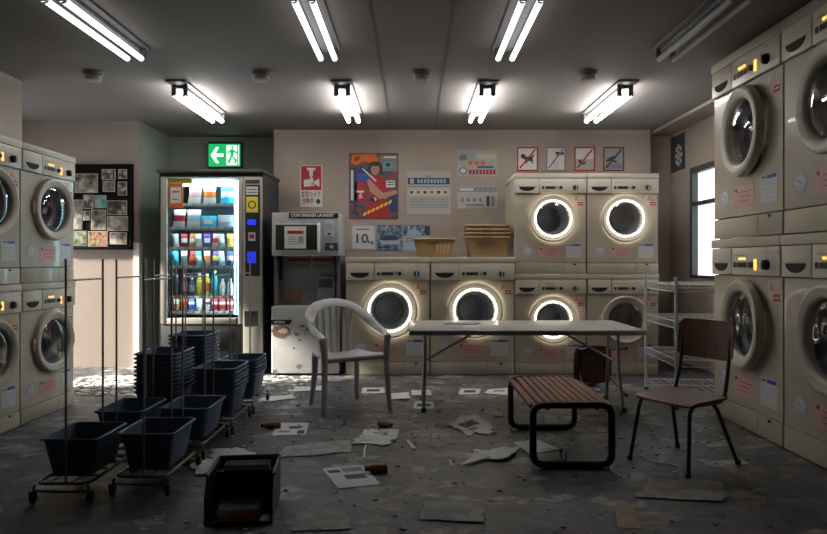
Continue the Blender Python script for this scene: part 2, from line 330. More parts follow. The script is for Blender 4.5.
# ------------------------------------------------------------------ washing machines
W, H, D = .808, 1.126, .8
S_ = W/85
def X_(u): return -W/2+u*S_
def Z_(v): return H-v*S_
def make_washer(amber, lit):
    root = thing('washing_machine', 'x', 'washing machine')
    yf = -D/2+.02
    b = MB(); x0, x1, z0, z1 = X_(.6), X_(84.4), Z_(104.5), Z_(23.5); y1 = D/2
    b.box(x0, x1, yf+.03, y1, .006, Z_(6), 'beige')          # carcass shell replaced in front by the pierced panel
    bm = b.bm
    # remove front face of the shell so the drum can be seen
    for f in list(bm.faces):
        if all(abs(v.co.y-(yf+.03)) < 1e-5 for v in f.verts): bm.faces.remove(f)
    cx, cz, R = X_(43.5), Z_(53), 20.5*S_
    angs = sorted(set([2*PI*i/48 for i in range(48)]+[math.atan2(z-cz, x-cx) % (2*PI) for x in (x0, x1) for z in (z0, z1)]))
    vs = []
    for a in angs:
        c, s = math.cos(a), math.sin(a); t = 1e9
        if c > 1e-9: t = min(t, (x1-cx)/c)
        if c < -1e-9: t = min(t, (x0-cx)/c)
        if s > 1e-9: t = min(t, (z1-cz)/s)
        if s < -1e-9: t = min(t, (z0-cz)/s)
        vs += [(cx+R*c, yf+.03, cz+R*s), (cx+R*c, yf, cz+R*s), (cx+t*c, yf, cz+t*s), (cx+t*c, yf+.03, cz+t*s)]
    n = len(angs); fs = []
    for i in range(n):
        j = (i+1) % n
        for k in range(3): fs.append((4*i+k, 4*i+k+1, 4*j+k+1, 4*j+k))
    b.faces(vs, fs, 'beige'); b.build('cabinet', root)
    MB().box(X_(0), X_(85), -D/2-.005, D/2, Z_(5.6), Z_(0), 'beige_lid', .006).build('lid', root)
    b = MB(); b.box(X_(29.2), X_(84.4), yf-.022, yf+.05, Z_(23), Z_(6), 'beige_panel', .006)
    b.box(X_(33), X_(46), yf-.0232, yf-.02, Z_(11), Z_(10.4), 'grey').box(X_(70), X_(73), yf-.0232, yf-.02, Z_(9), Z_(8.5), 'grey').box(X_(80), X_(83), yf-.0232, yf-.02, Z_(9.5), Z_(8.8), 'grey')
    for k in range(5): b.box(X_(76.5+k*1.3), X_(77.1+k*1.3), yf-.0232, yf-.02, Z_(19), Z_(18.4), 'grey')
    b.build('control_panel', root)
    dw = MB().box(X_(.8), X_(28.6), yf-.022, yf+.05, Z_(23), Z_(6), 'beige_panel', .006).box(X_(1), X_(28.4), yf-.0228, yf-.02, Z_(15.2), Z_(14.9), 'grey').build('detergent_drawer', root)
    pts = [(X_(5), Z_(15.6)), (X_(24), Z_(15.6))]+[(X_(14.5)+9.5*S_*math.cos(a), Z_(15.8)-5*S_*math.sin(a)) for a in [PI*i/12 for i in range(1, 12)]]
    MB().prism(pts, yf-.0235, yf-.01, 'void').build('drawer_grip', dw, label='dark half-round finger grip')
    MB().box(X_(32), X_(34.5), yf-.026, yf-.02, Z_(18.2), Z_(15), 'dark').build('button', root)
    MB().box(X_(49.5), X_(51.5), yf-.026, yf-.02, Z_(18), Z_(15.2), 'grey').build('button', root, label='pale grey button')
    b = MB()
    b.box(X_(36), X_(48), yf-.026, yf-.02, Z_(18.2), Z_(15), 'gasket')
    for k in range(4): b.box(X_(36.6+k*3), X_(38.4+k*3), yf-.0275, yf-.025, Z_(17.6), Z_(15.7), 'dark')
    b.build('display', root)
    if amber:
        for k in range(3): MB().box(X_(38.5+k*3.2), X_(40.3+k*3.2), yf-.028, yf-.02, Z_(13.6), Z_(12.2), 'amber').build('indicator_lamp', root)
        MB().box(X_(57.5), X_(59.8), yf-.028, yf-.02, Z_(19.8), Z_(13.2), 'amber').build('indicator_bar', root)
    b = MB().lathe([(0, -.02), (1.7*S_, -.02), (2.0*S_, 0)], 'dark', 'Y', (X_(54.5), yf-.022, Z_(16.5)), 20); b.build('small_dial', root)
    b = MB().lathe([(0, -.034), (2.2*S_, -.034), (2.9*S_, -.02), (3.1*S_, 0)], 'dark', 'Y', (X_(71.5), yf-.022, Z_(16.5)), 24)
    b.box(X_(71.1), X_(71.9), yf-.064, yf-.05, Z_(19), Z_(14), 'silver', .002); b.build('knob', root)
    b = MB().box(X_(.6), X_(84.4), yf-.004, yf+.06, .006, Z_(105.2), 'beige', .004); b.box(X_(57.6), X_(58), yf-.0048, yf, Z_(115), Z_(105.6), 'gasket')
    b.prism([(X_(69), Z_(106)), (X_(73), Z_(106)), (X_(72.3), Z_(107.6)), (X_(69.7), Z_(107.6))], yf-.005, yf, 'void'); b.build('kick_panel', root)
    for sx in (X_(7), X_(78)):
        for sy in (yf+.08, D/2-.08): MB().lathe([(0, 0), (.022, 0), (.022, .004), (.012, .005), (.012, .02)], 'dark', 'Z', (sx, sy, 0), 12).build('foot', root)
    # drum and gasket in the opening
    b = MB().lathe([(R, yf+.004), (R*.97, yf+.02), (R*.90, yf+.05), (R*.72, yf+.07), (R*.685, yf+.062), (R*.665, yf+.066), (R*.66, yf+.10)], 'bowl', 'Y', (cx, 0, cz), 44); b.build('gasket', root)
    b = MB().lathe([(R*.695, yf+.058), (R*.685, yf+.054), (R*.672, yf+.058)], 'chrome', 'Y', (cx, 0, cz), 44).build('gasket_ring', root)
    b = MB().lathe([(R*.92, yf+.10), (R*.92, yf+.20), (R*.5, yf+.215), (0, yf+.20)], 'drum', 'Y', (cx, 0, cz), 40)
    for k in range(3):
        a = k*2*PI/3+.5; c0 = Vector((cx+R*.9*math.cos(a), 0, cz+R*.9*math.sin(a))); c1 = Vector((cx+R*.60*math.cos(a), 0, cz+R*.60*math.sin(a)))
        tt = Vector((-math.sin(a), 0, math.cos(a)))*.03
        b.faces([c0+tt+Vector((0, yf+.12, 0)), c1+Vector((0, yf+.12, 0)), c0-tt+Vector((0, yf+.12, 0)), c0+tt+Vector((0, yf+.2, 0)), c1+Vector((0, yf+.2, 0)), c0-tt+Vector((0, yf+.2, 0))], [(0, 1, 2), (3, 5, 4), (0, 3, 4, 1), (1, 4, 5, 2)], 'drum')
    b.build('drum', root)
    # door: hinged at left, standing a little ajar
    hx = X_(17.2); dc = Vector((X_(45.3)-hx, 0, 0)); Ro = 27.8*S_
    if lit: prof = [(R*.965, .006), (R*.965, -.022), (R*1.0, -.026), (R*1.06, -.030), (Ro*.88, -.040), (Ro*.94, -.053), (Ro*.985, -.048), (Ro, -.03), (Ro, -.012), (Ro*.97, -.004)]
    else: prof = [(R*.965, .010), (R*.965, -.015), (R*1.0, -.038), (R*1.06, -.048), (Ro*.92, -.056), (Ro*.97, -.050), (Ro, -.03), (Ro, -.006), (Ro*.96, .004)]
    b = MB().lathe(prof, 'ring', 'Y', (0, 0, 0), 56, closed=True)
    b.box(Ro*.92, Ro*.975, -.056, -.049, -.045, .045, 'beige_lid', .002)
    b.tube([(R*1.06, -.042 if lit else -.05, -.10), (Ro*.93, -.054, -.14)], .0014, 'grey', 4)
    dr_ = b.build('door', root, (X_(45.3)-.004, yf-.016, cz), (0, 0, math.radians(-2.5 if lit else -5)))
    b = MB().lathe([(R*.967, -.020), (R*.9, -.030), (R*.7, -.044), (R*.4, -.053), (0, -.056)], 'glass_dark', 'Y', (0, 0, 0), 48); b.build('door_glass', dr_)
    if lit:
        def torus(r, y, q): return [(r+q*math.cos(2*PI*i/8), y+q*math.sin(2*PI*i/8)) for i in range(8)]
        MB().lathe(torus(R*1.02, -.031, .0060), 'ledring', 'Y', (0, 0, 0), 56, closed=True).build('light_ring', dr_, label='glowing white ring round the glass')
        MB().lathe(torus(Ro*.95, .0045, .0045), 'ledring', 'Y', (0, 0, 0), 56, closed=True).build('light_ring', dr_, label='added glow ring hidden behind the door edge')  # hidden emitter added so a glow leaks onto the front panel
    b = MB().box(X_(15.2), X_(18), yf-.03, yf, cz-.05, cz+.05, 'ring', .004); b.build('hinge', root)
    # stickers
    b = MB().box(X_(69), X_(76), yf-.0012, yf, Z_(31), Z_(25), 'cream').box(X_(77), X_(82), yf-.0012, yf, Z_(30), Z_(25), 'cream')
    b.prism([(X_(71), Z_(31)), (X_(75), Z_(31)), (X_(73), Z_(26))], yf-.0016, yf, 'orange'); b.box(X_(69.5), X_(82), yf-.001, yf, Z_(37), Z_(32), 'cream'); b.box(X_(75), X_(81.5), yf-.0018, yf, Z_(37.2), Z_(33.2), 'red').box(X_(76), X_(80.5), yf-.0022, yf, Z_(35.6), Z_(34.8), 'offw'); b.build('sticker', root, label='orange and red warning sticker')
    b = MB(); c_ = (X_(15.5), Z_(91)); b.prism([(c_[0]+(6.8+.6*math.sin(5*a))*S_*math.cos(a), c_[1]+(7.2+.8*math.cos(4*a))*S_*math.sin(a)) for a in [2*PI*i/20 for i in range(20)]], yf-.0012, yf, 'lilac')
    b.prism([(c_[0]+4.6*S_*math.cos(a), c_[1]+4.4*S_*math.sin(a)) for a in [2*PI*i/14 for i in range(14)]], yf-.0018, yf, 'pale'); b.box(X_(12.5), X_(18), yf-.0022, yf, Z_(91.2), Z_(90.4), 'grey', rot=Matrix.Rotation(.5, 3, 'Y')).box(X_(13), X_(17), yf-.0022, yf, Z_(94), Z_(93.3), 'grey'); b.build('sticker', root, label='round grey-white sticker')
    b = MB().box(X_(28), X_(53.5), yf-.0012, yf, Z_(99), Z_(86), 'pink'); b.box(X_(30), X_(32.5), yf-.0018, yf, Z_(89.5), Z_(87.5), 'maroon')
    for k in range(3): b.box(X_(35), X_(51-2*k), yf-.0017, yf, Z_(90+k*2.8), Z_(89.5+k*2.8), 'red')
    b.build('sticker', root, label='pink notice sticker')
    b = MB().box(X_(61), X_(78.5), yf-.0012, yf, Z_(99), Z_(82.5), 'pale').box(X_(62), X_(67), yf-.0018, yf, Z_(84.6), Z_(83.4), 'blue').box(X_(68), X_(78), yf-.0018, yf, Z_(85.2), Z_(82.9), 'blue')
    for k in range(4): b.box(X_(63), X_(76), yf-.0016, yf, Z_(88.6+k*2.6), Z_(88.2+k*2.6), 'lblue')
    b.build('sticker', root, label='white notice sticker with blue heading')
    return root
wl = make_washer(False, True); wa = make_washer(True, False)
first = {'l': True, 'a': True}
def place(kind, loc, rz, sc, label, group):
    p = wl if kind == 'l' else wa
    o = p if first[kind] else copy_tree(p); first[kind] = False
    o.location = loc; o.rotation_euler = (0, 0, rz); o.scale = sc; o['label'] = label; o['group'] = group; return o
YB = 5.99
place('l', (-.2458+.0, YB+D/2, 0), 0, (1, 1, 1), 'beige washer on the floor under the single tan basket, behind the white plastic chair', 'single washers along the back wall')
place('l', (.5623, YB+D/2, 0), 0, (1, 1, 1), 'beige washer on the floor under the tan basket stack, behind the table', 'single washers along the back wall')
k = .689/.808; kz = .9625/1.126
xs = [(515-413.5)*YB/F+.3445, (587.6-413.5)*YB/F+.3445]
for i, (x, nm) in enumerate(zip(xs, ('left', 'right'))):
    for j in range(2):
        lab = ['bottom washer of the left back pile, half behind the folding table', 'top washer of the left back pile, beside the grey flyer',
               'bottom washer of the right back pile, behind the table\'s right end', 'top washer of the right back pile, near the wall corner'][i*2+j]
        wq = place('l', (x, YB+.02+D*.85/2, j*(.9625)), 0, (k, .85, kz), lab, 'stacked washers at the back wall')
        if i == 1 and j == 0:
            for dd in kids(wq):
                for g in kids(dd):
                    if g.name.startswith('light_ring'): bpy.data.objects.remove(g)
# left wall (fronts face +X)
XL, wlft, hl = -2.57, .65, .935
for c in range(2):
    for j in range(2):
        lab = [['lower washer of the far left-wall column, beneath the notice board\'s height', 'upper washer of the far left-wall column, overlapping the notice board'],
               ['lower beige washer cut off by the photo\'s left edge', 'upper beige washer cut off by the photo\'s left edge']][c][j]
        place('a', (XL-.28, 4.79-wlft/2-c*(wlft+.004), j*hl), PI/2, (wlft/W, .56/D, hl/H), lab, 'stacked washers at the left wall')
XR, wr, hr = 2.124, .842, 1.235
for c in range(2):
    for j in range(2):
        lab = [['lower large beige washer at the right wall, directly behind the brown chair', 'upper large beige washer at the right wall, its door next to the window'],
               ['lower large beige washer cut off by the photo\'s right edge', 'upper large beige washer cut off by the photo\'s right edge']][c][j]
        place('a', (XR+.375, 4.49-wr/2-c*(wr+.004), j*(hr+.002)), -PI/2, (wr/W, .75/D, hr/H), lab, 'stacked washers at the right wall')

# ------------------------------------------------------------------ ceiling lights
def make_light(on):
    r = thing('ceiling_light', 'x', 'ceiling light')
    MB().box(-.082, .082, -.60, .53, -.016, -.001, 'fixture', .004).box(-.040, .040, -.49, .49, -.045, -.015, 'fixture', .008).build('housing', r)
    for sy in (-.50, .50):
        for sx in (-.047, .047): MB().box(sx-.019, sx+.019, sy-.011, sy+.011, -.108, -.015, 'fixture', .007).build('lamp_holder', r)
    for sx in (-.047, .047):
        t = MB().lathe([(0, -.485), (.018, -.485), (.018, .485), (0, .485)], {1: 'tube_on', 2: 'tube_dim', 0: 'tube_off'}[on], 'Y', (sx, 0, -.092), 14).build('fluorescent_tube', r)
        MB().lathe([(.0187, -.492), (.0187, -.468)], 'silver', 'Y', (sx, 0, -.092), 14).build('tube_cap', t)
        MB().lathe([(.0187, .468), (.0187, .492)], 'silver', 'Y', (sx, 0, -.092), 14).build('tube_cap', t)
    return r
lon = make_light(2); lbk = make_light(1); loff = make_light(0)
LP = [(-1.87, 3.75, 'lit twin-tube light nearest the top left corner of the photo'), (-.575, 3.75, 'lit twin-tube ceiling light, nearer one of the pair left of centre'), (.615, 3.75, 'lit twin-tube ceiling light, nearer one of the pair right of centre'),
      (-1.9, 5.62, 'lit twin-tube ceiling light near the green exit sign'), (-.58, 5.62, 'lit twin-tube ceiling light, farther one, above the colourful magazine poster'), (.60, 5.62, 'lit twin-tube ceiling light, farther one, above the two flyers'), (1.72, 5.62, 'lit twin-tube ceiling light above the prohibition signs, near the wall corner')]
for i, (x, y, lb) in enumerate(LP):
    o = lon if i == 0 else lbk if i == 3 else copy_tree(lon if i < 3 else lbk); o.location = (x, y, CZ); o['label'] = lb; o['group'] = 'lit fluorescent ceiling lights'
loff.location = (1.70, 3.75, CZ); loff['label'] = 'unlit twin-tube ceiling light at the upper right, beside the tall washers'
sd = thing('smoke_detector', 'x', 'smoke detector')
MB().lathe([(0, -.002), (.075, -.002), (.075, -.03), (.07, -.035), (0, -.035)], 'fixture', 'Z', (0, 0, 0), 24).build('base_plate', sd)
MB().lathe([(.06, -.035), (.06, -.062), (.05, -.072), (0, -.072)], 'stone', 'Z', (0, 0, 0), 24).build('sensor_head', sd)
for i, (x, lb) in enumerate(((-2.45, 'round ceiling detector at far left, between the left ceiling lights and left washers'), (-1.16, 'round ceiling detector left of centre, between two lit lights'), (.06, 'round ceiling detector in the middle, between the ceiling seams'), (1.33, 'round ceiling detector right of centre, near the unlit light'))):
    o = sd if i == 0 else copy_tree(sd); o.location = (x, 4.82, CZ); o['label'] = lb; o['group'] = 'ceiling detectors in a row'

# ------------------------------------------------------------------ exit sign
ex = thing('exit_sign', 'green lit exit sign with white arrow and running figure above the vending machine', 'exit sign', (-2.17+.0, 7.33, 0)); ex.location.x = (224.5-413.5)*7.24/F
k = 7.24/F; zc = EYE+(262-155.2)*k; w2, h2 = 15.8*k, 11.2*k
MB().box(-w2-.012, w2+.012, -.09, -.002, zc-h2-.012, zc+h2+.03, 'frame_dk', .006).build('housing', ex)
b = MB().box(-w2, w2, -.096, -.089, zc-h2, zc+h2, 'sign_green')
def q(u, v): return (-w2+2*w2*u, zc-h2+2*h2*v)
for poly in ([(.07, .5), (.24, .86), (.33, .86), (.22, .57), (.47, .57), (.47, .43), (.22, .43), (.33, .14), (.24, .14)], [(.57, .06), (.96, .06), (.96, .94), (.57, .94)]):
    b.prism([q(*p) for p in poly], -.0975, -.095, 'sign_white')
for poly in ([(.72, .9), (.79, .9), (.79, .78), (.72, .78)], [(.68, .76), (.82, .76), (.78, .42), (.70, .44)], [(.60, .62), (.70, .74), (.70, .66), (.62, .54)], [(.80, .74), (.93, .60), (.90, .54), (.78, .66)], [(.70, .46), (.76, .46), (.68, .14), (.60, .16)], [(.74, .46), (.80, .44), (.90, .28), (.86, .12), (.80, .14), (.83, .26)], [(.90, .06), (.94, .06), (.94, .94), (.90, .94)]):
    b.prism([q(*p) for p in poly], -.0985, -.0965, 'sign_green')
b.build('sign_face', ex)
# ------------------------------------------------------------------ vending machine
dV = 6.05; kv = dV/F
vm = thing('vending_machine', 'tall beige and black vending machine with brightly lit snack window', 'vending machine', ((158-413.5)*kv, dV, 0))
def vx(px): return (px-158)*kv
def vz(py): return EYE+(262-py)*kv
VT = vz(172.5); DV = .72
b = MB()  # carcass: shell with open window bay
b.box(0, vx(168), 0.03, DV, .05, VT, 'vend_dk'); b.box(vx(240), vx(262.5), 0.03, DV, .05, VT, 'vend_dk')
b.box(vx(168), vx(240), 0.03, DV, vz(178), VT, 'vend_dk'); b.box(vx(168), vx(240), 0.03, DV, .05, vz(318), 'vend_dk'); b.box(vx(168), vx(240), .62, DV, vz(318), vz(178), 'vend_dk')
b.build('cabinet', vm)
MB().box(-.012, vx(264), -.02, DV, VT, VT+.03, 'frame_dk', .004).build('top_cover', vm)
b = MB(); 
b.box(vx(161), vx(167), -.012, .03, vz(324), vz(177), 'vend', .004).box(vx(238.5), vx(243), -.012, .03, vz(324), vz(177), 'vend', .004)
b.box(vx(167), vx(238.5), -.012, .03, vz(324), vz(318), 'vend', .004); b.box(vx(167), vx(238.5), -.012, .03, vz(179), vz(177), 'vend', .004)
b.build('window_frame', vm)
MB().box(vx(167), vx(238.5), .008, .014, vz(318), vz(179), 'glass').build('window_glass', vm)
MB().box(vx(168.5), vx(239.5), .60, .615, vz(317), vz(179), 'vback').build('back_liner', vm)
MB().box(vx(233.2), vx(237), .03, .075, vz(315), vz(180), 'vlight', .01).build('light_strip', vm, label='vertical cyan-white light strip')
MB().box(vx(169), vx(232), .03, .075, vz(183), vz(179.2), 'vlight').build('light_strip', vm, label='added horizontal light strip at window top')  # top strip added to brighten the window bay
shelf_y = [203, 226.5, 247, 265.5, 296, 311.5]
for sy in shelf_y:
    b = MB().box(vx(168.5), vx(233), .035, .59, vz(sy+1.3), vz(sy), 'vshelf')
    b.box(vx(168.5), vx(233), .03, .036, vz(sy+3.2), vz(sy-.2), 'vshelf')
    for k in range(8): b.box(vx(171+k*7.8), vx(175.5+k*7.8), .0275, .03, vz(sy+1.7), vz(sy+.3), 'offw')
    b.build('shelf', vm)
for sy in [182.5]+shelf_y[:-1]:
    MB().box(vx(170), vx(232), .040, .052, vz(sy+3.0), vz(sy+1.6), 'vled').build('added_shelf_light', vm)  # unseen bars added behind the shelf lips to brighten the products
b = MB().box(vx(243.5), vx(262), -.02, .03, vz(376)+.05, vz(177), 'vend', .005); b.box(vx(246), vx(260.5), -.0225, -.018, vz(276), vz(185), 'vend_dk'); b.box(vx(246), vx(260), -.023, -.018, vz(184), vz(180), 'ink'); b.build('side_panel', vm)
b = MB().box(vx(247), vx(258.5), -.026, -.022, vz(195), vz(187), 'offw').box(vx(248), vx(257.5), -.0268, -.025, vz(193.5), vz(192), 'ink_grey').box(vx(248), vx(257.5), -.0268, -.025, vz(190.5), vz(189), 'ink_grey'); b.build('label', vm, label='small white notice')
b = MB().box(vx(247), vx(258.5), -.026, -.022, vz(212.5), vz(197), 'yellow'); b.lathe([(0, -.0268), (.04, -.0268), (.04, -.025)], 'ink', 'Y', (vx(252.7), 0, vz(205)), 16).lathe([(0, -.0272), (.028, -.0272)], 'yellow', 'Y', (vx(252.7), 0, vz(205)), 16); b.build('label', vm, label='yellow notice')
MB().box(vx(248), vx(256.5), -.026, -.022, vz(225), vz(219.5), 'blue_led').build('display', vm)
MB().box(vx(249), vx(256), -.026, -.022, vz(241), vz(232.5), 'pale').box(vx(250), vx(255), -.0265, -.025, vz(238.5), vz(234.5), 'red').build('card_reader', vm)
b = MB()
for k in range(3): b.box(vx(248+k*3), vx(250.4+k*3), -.026, -.022, vz(263), vz(251.5), 'blue_led')
b.build('keypad', vm)
MB().box(vx(245), vx(258.5), -.0225, -.018, vz(326), vz(311), 'void').box(vx(251), vx(251.5), -.024, -.02, vz(326), vz(311), 'vend').build('coin_return', vm)
MB().box(vx(161), vx(242.5), -.005, .03, .06, vz(325), 'vend_dk', .004).box(vx(175), vx(232), -.012, 0, vz(350), vz(330), 'void', .004).build('delivery_flap', vm)
for x in (.05, .95):
    for y in (.06, .66): MB().lathe([(0, 0), (.025, 0), (.02, .05), (0, .05)], 'dark', 'Z', (x, y, 0), 10).build('foot', vm)
VX0, VY0 = vm.location.x, vm.location.y
def bag(name, x0, x1, sy, h, c1, c2, label, grp, lean=0):
    w = vx(x1)-vx(x0); hh = h*kv; n = 6; b = MB()
    prof = []
    vs = []; fs = []
    for j in range(n+1):
        t = j/n; th = .028*math.sin(PI*min(max(t, .02), .98))**.6+.0015; z = hh*t
        ww = w/2*(1-.06*math.sin(PI*t)); zig = lean*t*hh
        vs += [(-ww+zig, -.002, z), (0+zig, -th, z), (ww+zig, -.002, z), (0+zig, th, z)]
    for j in range(n):
        for a in range(4): fs.append((4*j+a, 4*j+(a+1) % 4, 4*j+4+(a+1) % 4, 4*j+4+a))
    fs += [(3, 2, 1, 0), (4*n, 4*n+1, 4*n+2, 4*n+3)]
    bv, ff = b.faces(vs, fs, c1); i2 = b.mi(c2)
    for k_, f in enumerate(ff):
        if k_//4 in (2, 3) : f.material_index = i2
    X0 = b.X
    o = b.build(name, None, (VX0+vx((x0+x1)/2), VY0+.10, vz(sy)+.001), ang=60)
    tag(o, label, 'snack bag' if 'bag' in name else 'snack', grp); return o
def bottle(name, xc, sy, h, r, c1, c2, label, grp, can=False):
    r = r*kv; hh = h*kv; b = MB()
    if can: b.lathe([(0, 0), (r*.8, 0), (r, hh*.06), (r, hh*.3)], 'silver', 'Z', n=16).lathe([(r*1.001, hh*.08), (r*1.001, hh*.5)], c1, 'Z', n=16).lathe([(r*1.001, hh*.5), (r*1.001, hh*.7)], c2, 'Z', n=16).lathe([(r*1.001, hh*.7), (r*1.001, hh*.93)], c1, 'Z', n=16).lathe([(r, hh*.93), (r*.85, hh), (r*.8, hh*.98), (0, hh*.98)], 'silver', 'Z', n=16)
    else: b.lathe([(0, 0), (r*.9, 0), (r, hh*.04), (r, hh*.2)], c1, 'Z', n=16).lathe([(r, hh*.2), (r, hh*.6)], c2, 'Z', n=16).lathe([(r, hh*.6), (r*.9, hh*.7), (r*.45, hh*.86), (r*.42, hh*.9)], c1, 'Z', n=16).lathe([(r*.5, hh*.9), (r*.5, hh), (0, hh)], 'offw', 'Z', n=16)
    o = b.build(name, None, (VX0+vx(xc), VY0+.10, vz(sy)+.001), ang=50)
    tag(o, label, 'drink can' if can else 'drink bottle', grp); return o
g1 = 'products in the vending machine'
# orange price card
b = MB().box(-7.2*kv, 7.2*kv, -.003, .003, 0, 25*kv, 'orange').box(-5.2*kv, 5.2*kv, -.004, -.002, 5*kv, 21*kv, 'offw').box(-3.6*kv, 3.8*kv, -.0046, -.003, 15.5*kv, 17.5*kv, 'ink_grey').box(-3.6*kv, 2*kv, -.0046, -.003, 8.5*kv, 9.5*kv, 'red')
tag(b.build('notice_card', None, (VX0+vx(175), VY0+.024+.0, vz(208))), 'orange-bordered white notice card in the upper left of the vending window', 'notice card')
b = MB().box(-11.5*kv, 11.5*kv, -.003, .003, 0, 4.5*kv, 'yellow'); tag(b.build('notice_strip', None, (VX0+vx(180), VY0+.022, vz(183.5))), 'yellow strip card along the top left of the vending window', 'notice strip')
for x0, x1, c1, c2, ds, ln in ((184, 197, 'offw', 'pink', 'white and pink snack bag in the top vending row, next to the orange card', .12), (200, 213, 'offw', 'orange', 'white and orange snack bag in the middle of the top vending row', .0), (217, 231, 'cyan', 'offw', 'pale blue and white snack bag at the right of the top vending row', .05)):
    bag('snack_bag', x0, x1, 203, 19, c1, c2, ds, g1, ln)
for x0, x1, c1, c2, ds, ln in ((168.5, 181, 'offw', 'red', 'white and red snack bag at the left of the second vending row', .1), (183, 197, 'pale', 'lblue', 'pale grey-blue snack bag in the second vending row', .05)):
    bag('snack_bag', x0, x1, 226.5, 17.5, c1, c2, ds, g1, ln)
b = MB().box(-7*kv, 7*kv, -.05, .05, 0, 11*kv, 'cyan', .004).box(-4.5*kv, 4*kv, -.0512, -.049, 3*kv, 8*kv, 'offw')
tag(b.build('snack_box', None, (VX0+vx(206), VY0+.12, vz(226.5)+.001)), 'bright cyan snack box in the second vending row', 'snack box', g1)
b = MB().box(-7.5*kv, 7.5*kv, -.05, .05, 0, 12*kv, 'lblue', .004).box(-5*kv, 6*kv, -.0512, -.049, 5*kv, 10*kv, 'offw')
tag(b.build('snack_box', None, (VX0+vx(223), VY0+.12, vz(226.5)+.001)), 'pale blue and white snack box at the right of the second vending row', 'snack box', g1)
row3 = [('offw', 'pale', 'white'), ('red', 'offw', 'red and white'), ('orange', 'offw', 'orange and white'), ('offw', 'grey', 'white and grey'), ('purple', 'offw', 'purple and white'), ('pink', 'red', 'pink and red'), ('lilac', 'offw', 'lilac and white'), ('yellow', 'orange', 'yellow and orange')]
row4 = [('cyan', 'cyan', 'bright cyan'), ('offw', 'ink_grey', 'white and grey'), ('red', 'orange', 'red and orange'), ('teal', 'offw', 'green and white'), ('cream', 'orange', 'cream and orange'), ('purple', 'yellow', 'purple and yellow'), ('lblue', 'offw', 'pale blue and white'), ('navy', 'pink', 'dark blue and pink')]
for r_, (rw, sy, nm) in enumerate(((row3, 247, 'third'), (row4, 265.5, 'fourth'))):
    for i, (c1, c2, ds) in enumerate(rw):
        bag('snack_pack', 169.3+i*7.8, 175.9+i*7.8, sy, 13.5 if r_ == 0 else 14.5, c1, c2, ds+' snack pack in the '+nm+' vending row, '+('leftmost|second from left|third from left|fourth from left|fifth from left|third from right|second from right|rightmost'.split('|')[i]), g1, .12*((i % 3)-1))
row5 = [('ink', 'navy', 'dark'), ('maroon', 'pink', 'dark red and pink'), ('navy', 'lblue', 'navy'), ('yellow', 'yellow', 'bright yellow'), ('yellow', 'orange', 'yellow and orange'), ('teal', 'cyan', 'tall teal'), ('pink', 'offw', 'pink and white'), ('cream', 'offw', 'cream and white')]
for i, (c1, c2, ds) in enumerate(row5):
    bottle('drink_bottle', 172.6+i*7.8, 296, (21, 22, 18, 22, 22, 25, 17, 17)[i], 3.0, c1, c2, ds+' bottle in the fifth vending row, '+('leftmost|second from left|third from left|fourth from left|fifth from left|third from right|second from right|rightmost'.split('|')[i]), g1)
row6 = [('orange', 'cyan', 'orange and cyan can at the left end of the bottom vending row'), ('orange', 'red', 'orange and red can, second from left in the bottom vending row'), ('blue', 'offw', 'blue can in the bottom vending row'), ('offw', 'offw', 'plain white can in the bottom vending row'), ('pale', 'maroon', 'white can with dark red band in the bottom vending row'), ('red', 'offw', 'leftmost red and white can of the bottom vending row'), ('red', 'offw', 'middle red and white can of the bottom vending row'), ('red', 'offw', 'rightmost red and white can of the bottom vending row')]
for i, (c1, c2, ds) in enumerate(row6): bottle('drink_can', 172.6+i*7.8, 311.5, 13, 3.0, c1, c2, ds, g1, True)

# ------------------------------------------------------------------ sneaker laundry machine
dS = 6.0; ks = dS/F
sm = thing('sneaker_washing_machine', 'grey coin-operated sneaker washing machine between vending machine and white chair', 'coin machine', ((306-413.5)*ks, dS, 0))
def sx(px): return (px-306)*ks
def sz(py): return EYE+(262-py)*ks
MB().box(sx(271.8), sx(339), 0, .62, sz(256), sz(212.5), 'grey_cab', .01, 3).build('upper_housing', sm)
b = MB().box(sx(289), sx(338.5), -.006, .01, sz(218), sz(213), 'void', .001); b.text('COIN SNEAKER LAUNDRY', .04, 'offw', sx(312.5), sz(215.5), -.0068, .0012, width=43*ks); b.build('name_plate', sm)
odr = MB().box(sx(275), sx(321), -.022, .0, sz(252), sz(223.5), 'grey_cab', .006, 2).build('chamber_door', sm)
MB().box(sx(276), sx(317.5), -.026, -.02, sz(250), sz(225), 'void', .003).build('door_window', odr)
b = MB().box(sx(285), sx(306.5), -.0275, -.0255, sz(248.5), sz(226.5), 'offw').box(sx(288), sx(304), -.0285, -.027, sz(234), sz(230.8), 'red')
for i in range(4): b.box(sx(289), sx(296+i), -.0283, -.027, sz(237.6+i*2.2), sz(236.9+i*2.2), 'ink_grey')
b.box(sx(299), sx(304), -.0283, -.027, sz(243.5), sz(236.5), 'grey'); b.build('notice', odr, label='white notice with red heading')
MB().tube(rpath([(sx(319.3), -.02, sz(251)), (sx(319.3), -.05, sz(250)), (sx(319.3), -.05, sz(225)), (sx(319.3), -.02, sz(224))], .02), .013, 'white', 10).build('handle', odr, label='tall white handle')
b = MB().box(sx(325), sx(334), -.004, 0, sz(236), sz(220), 'pale').box(sx(325.5), sx(333.5), -.005, -.003, sz(231), sz(223.5), 'lblue').box(sx(327.5), sx(331), -.006, -.003, sz(235), sz(233), 'ink'); b.build('instruction_label', sm)
b = MB().box(sx(325), sx(338), -.004, 0, sz(250.5), sz(243), 'ink').lathe([(0, -.02), (.015, -.02), (.018, -.004)], 'silver', 'Y', (sx(331.5), 0, sz(247)), 16); b.build('coin_slot', sm)
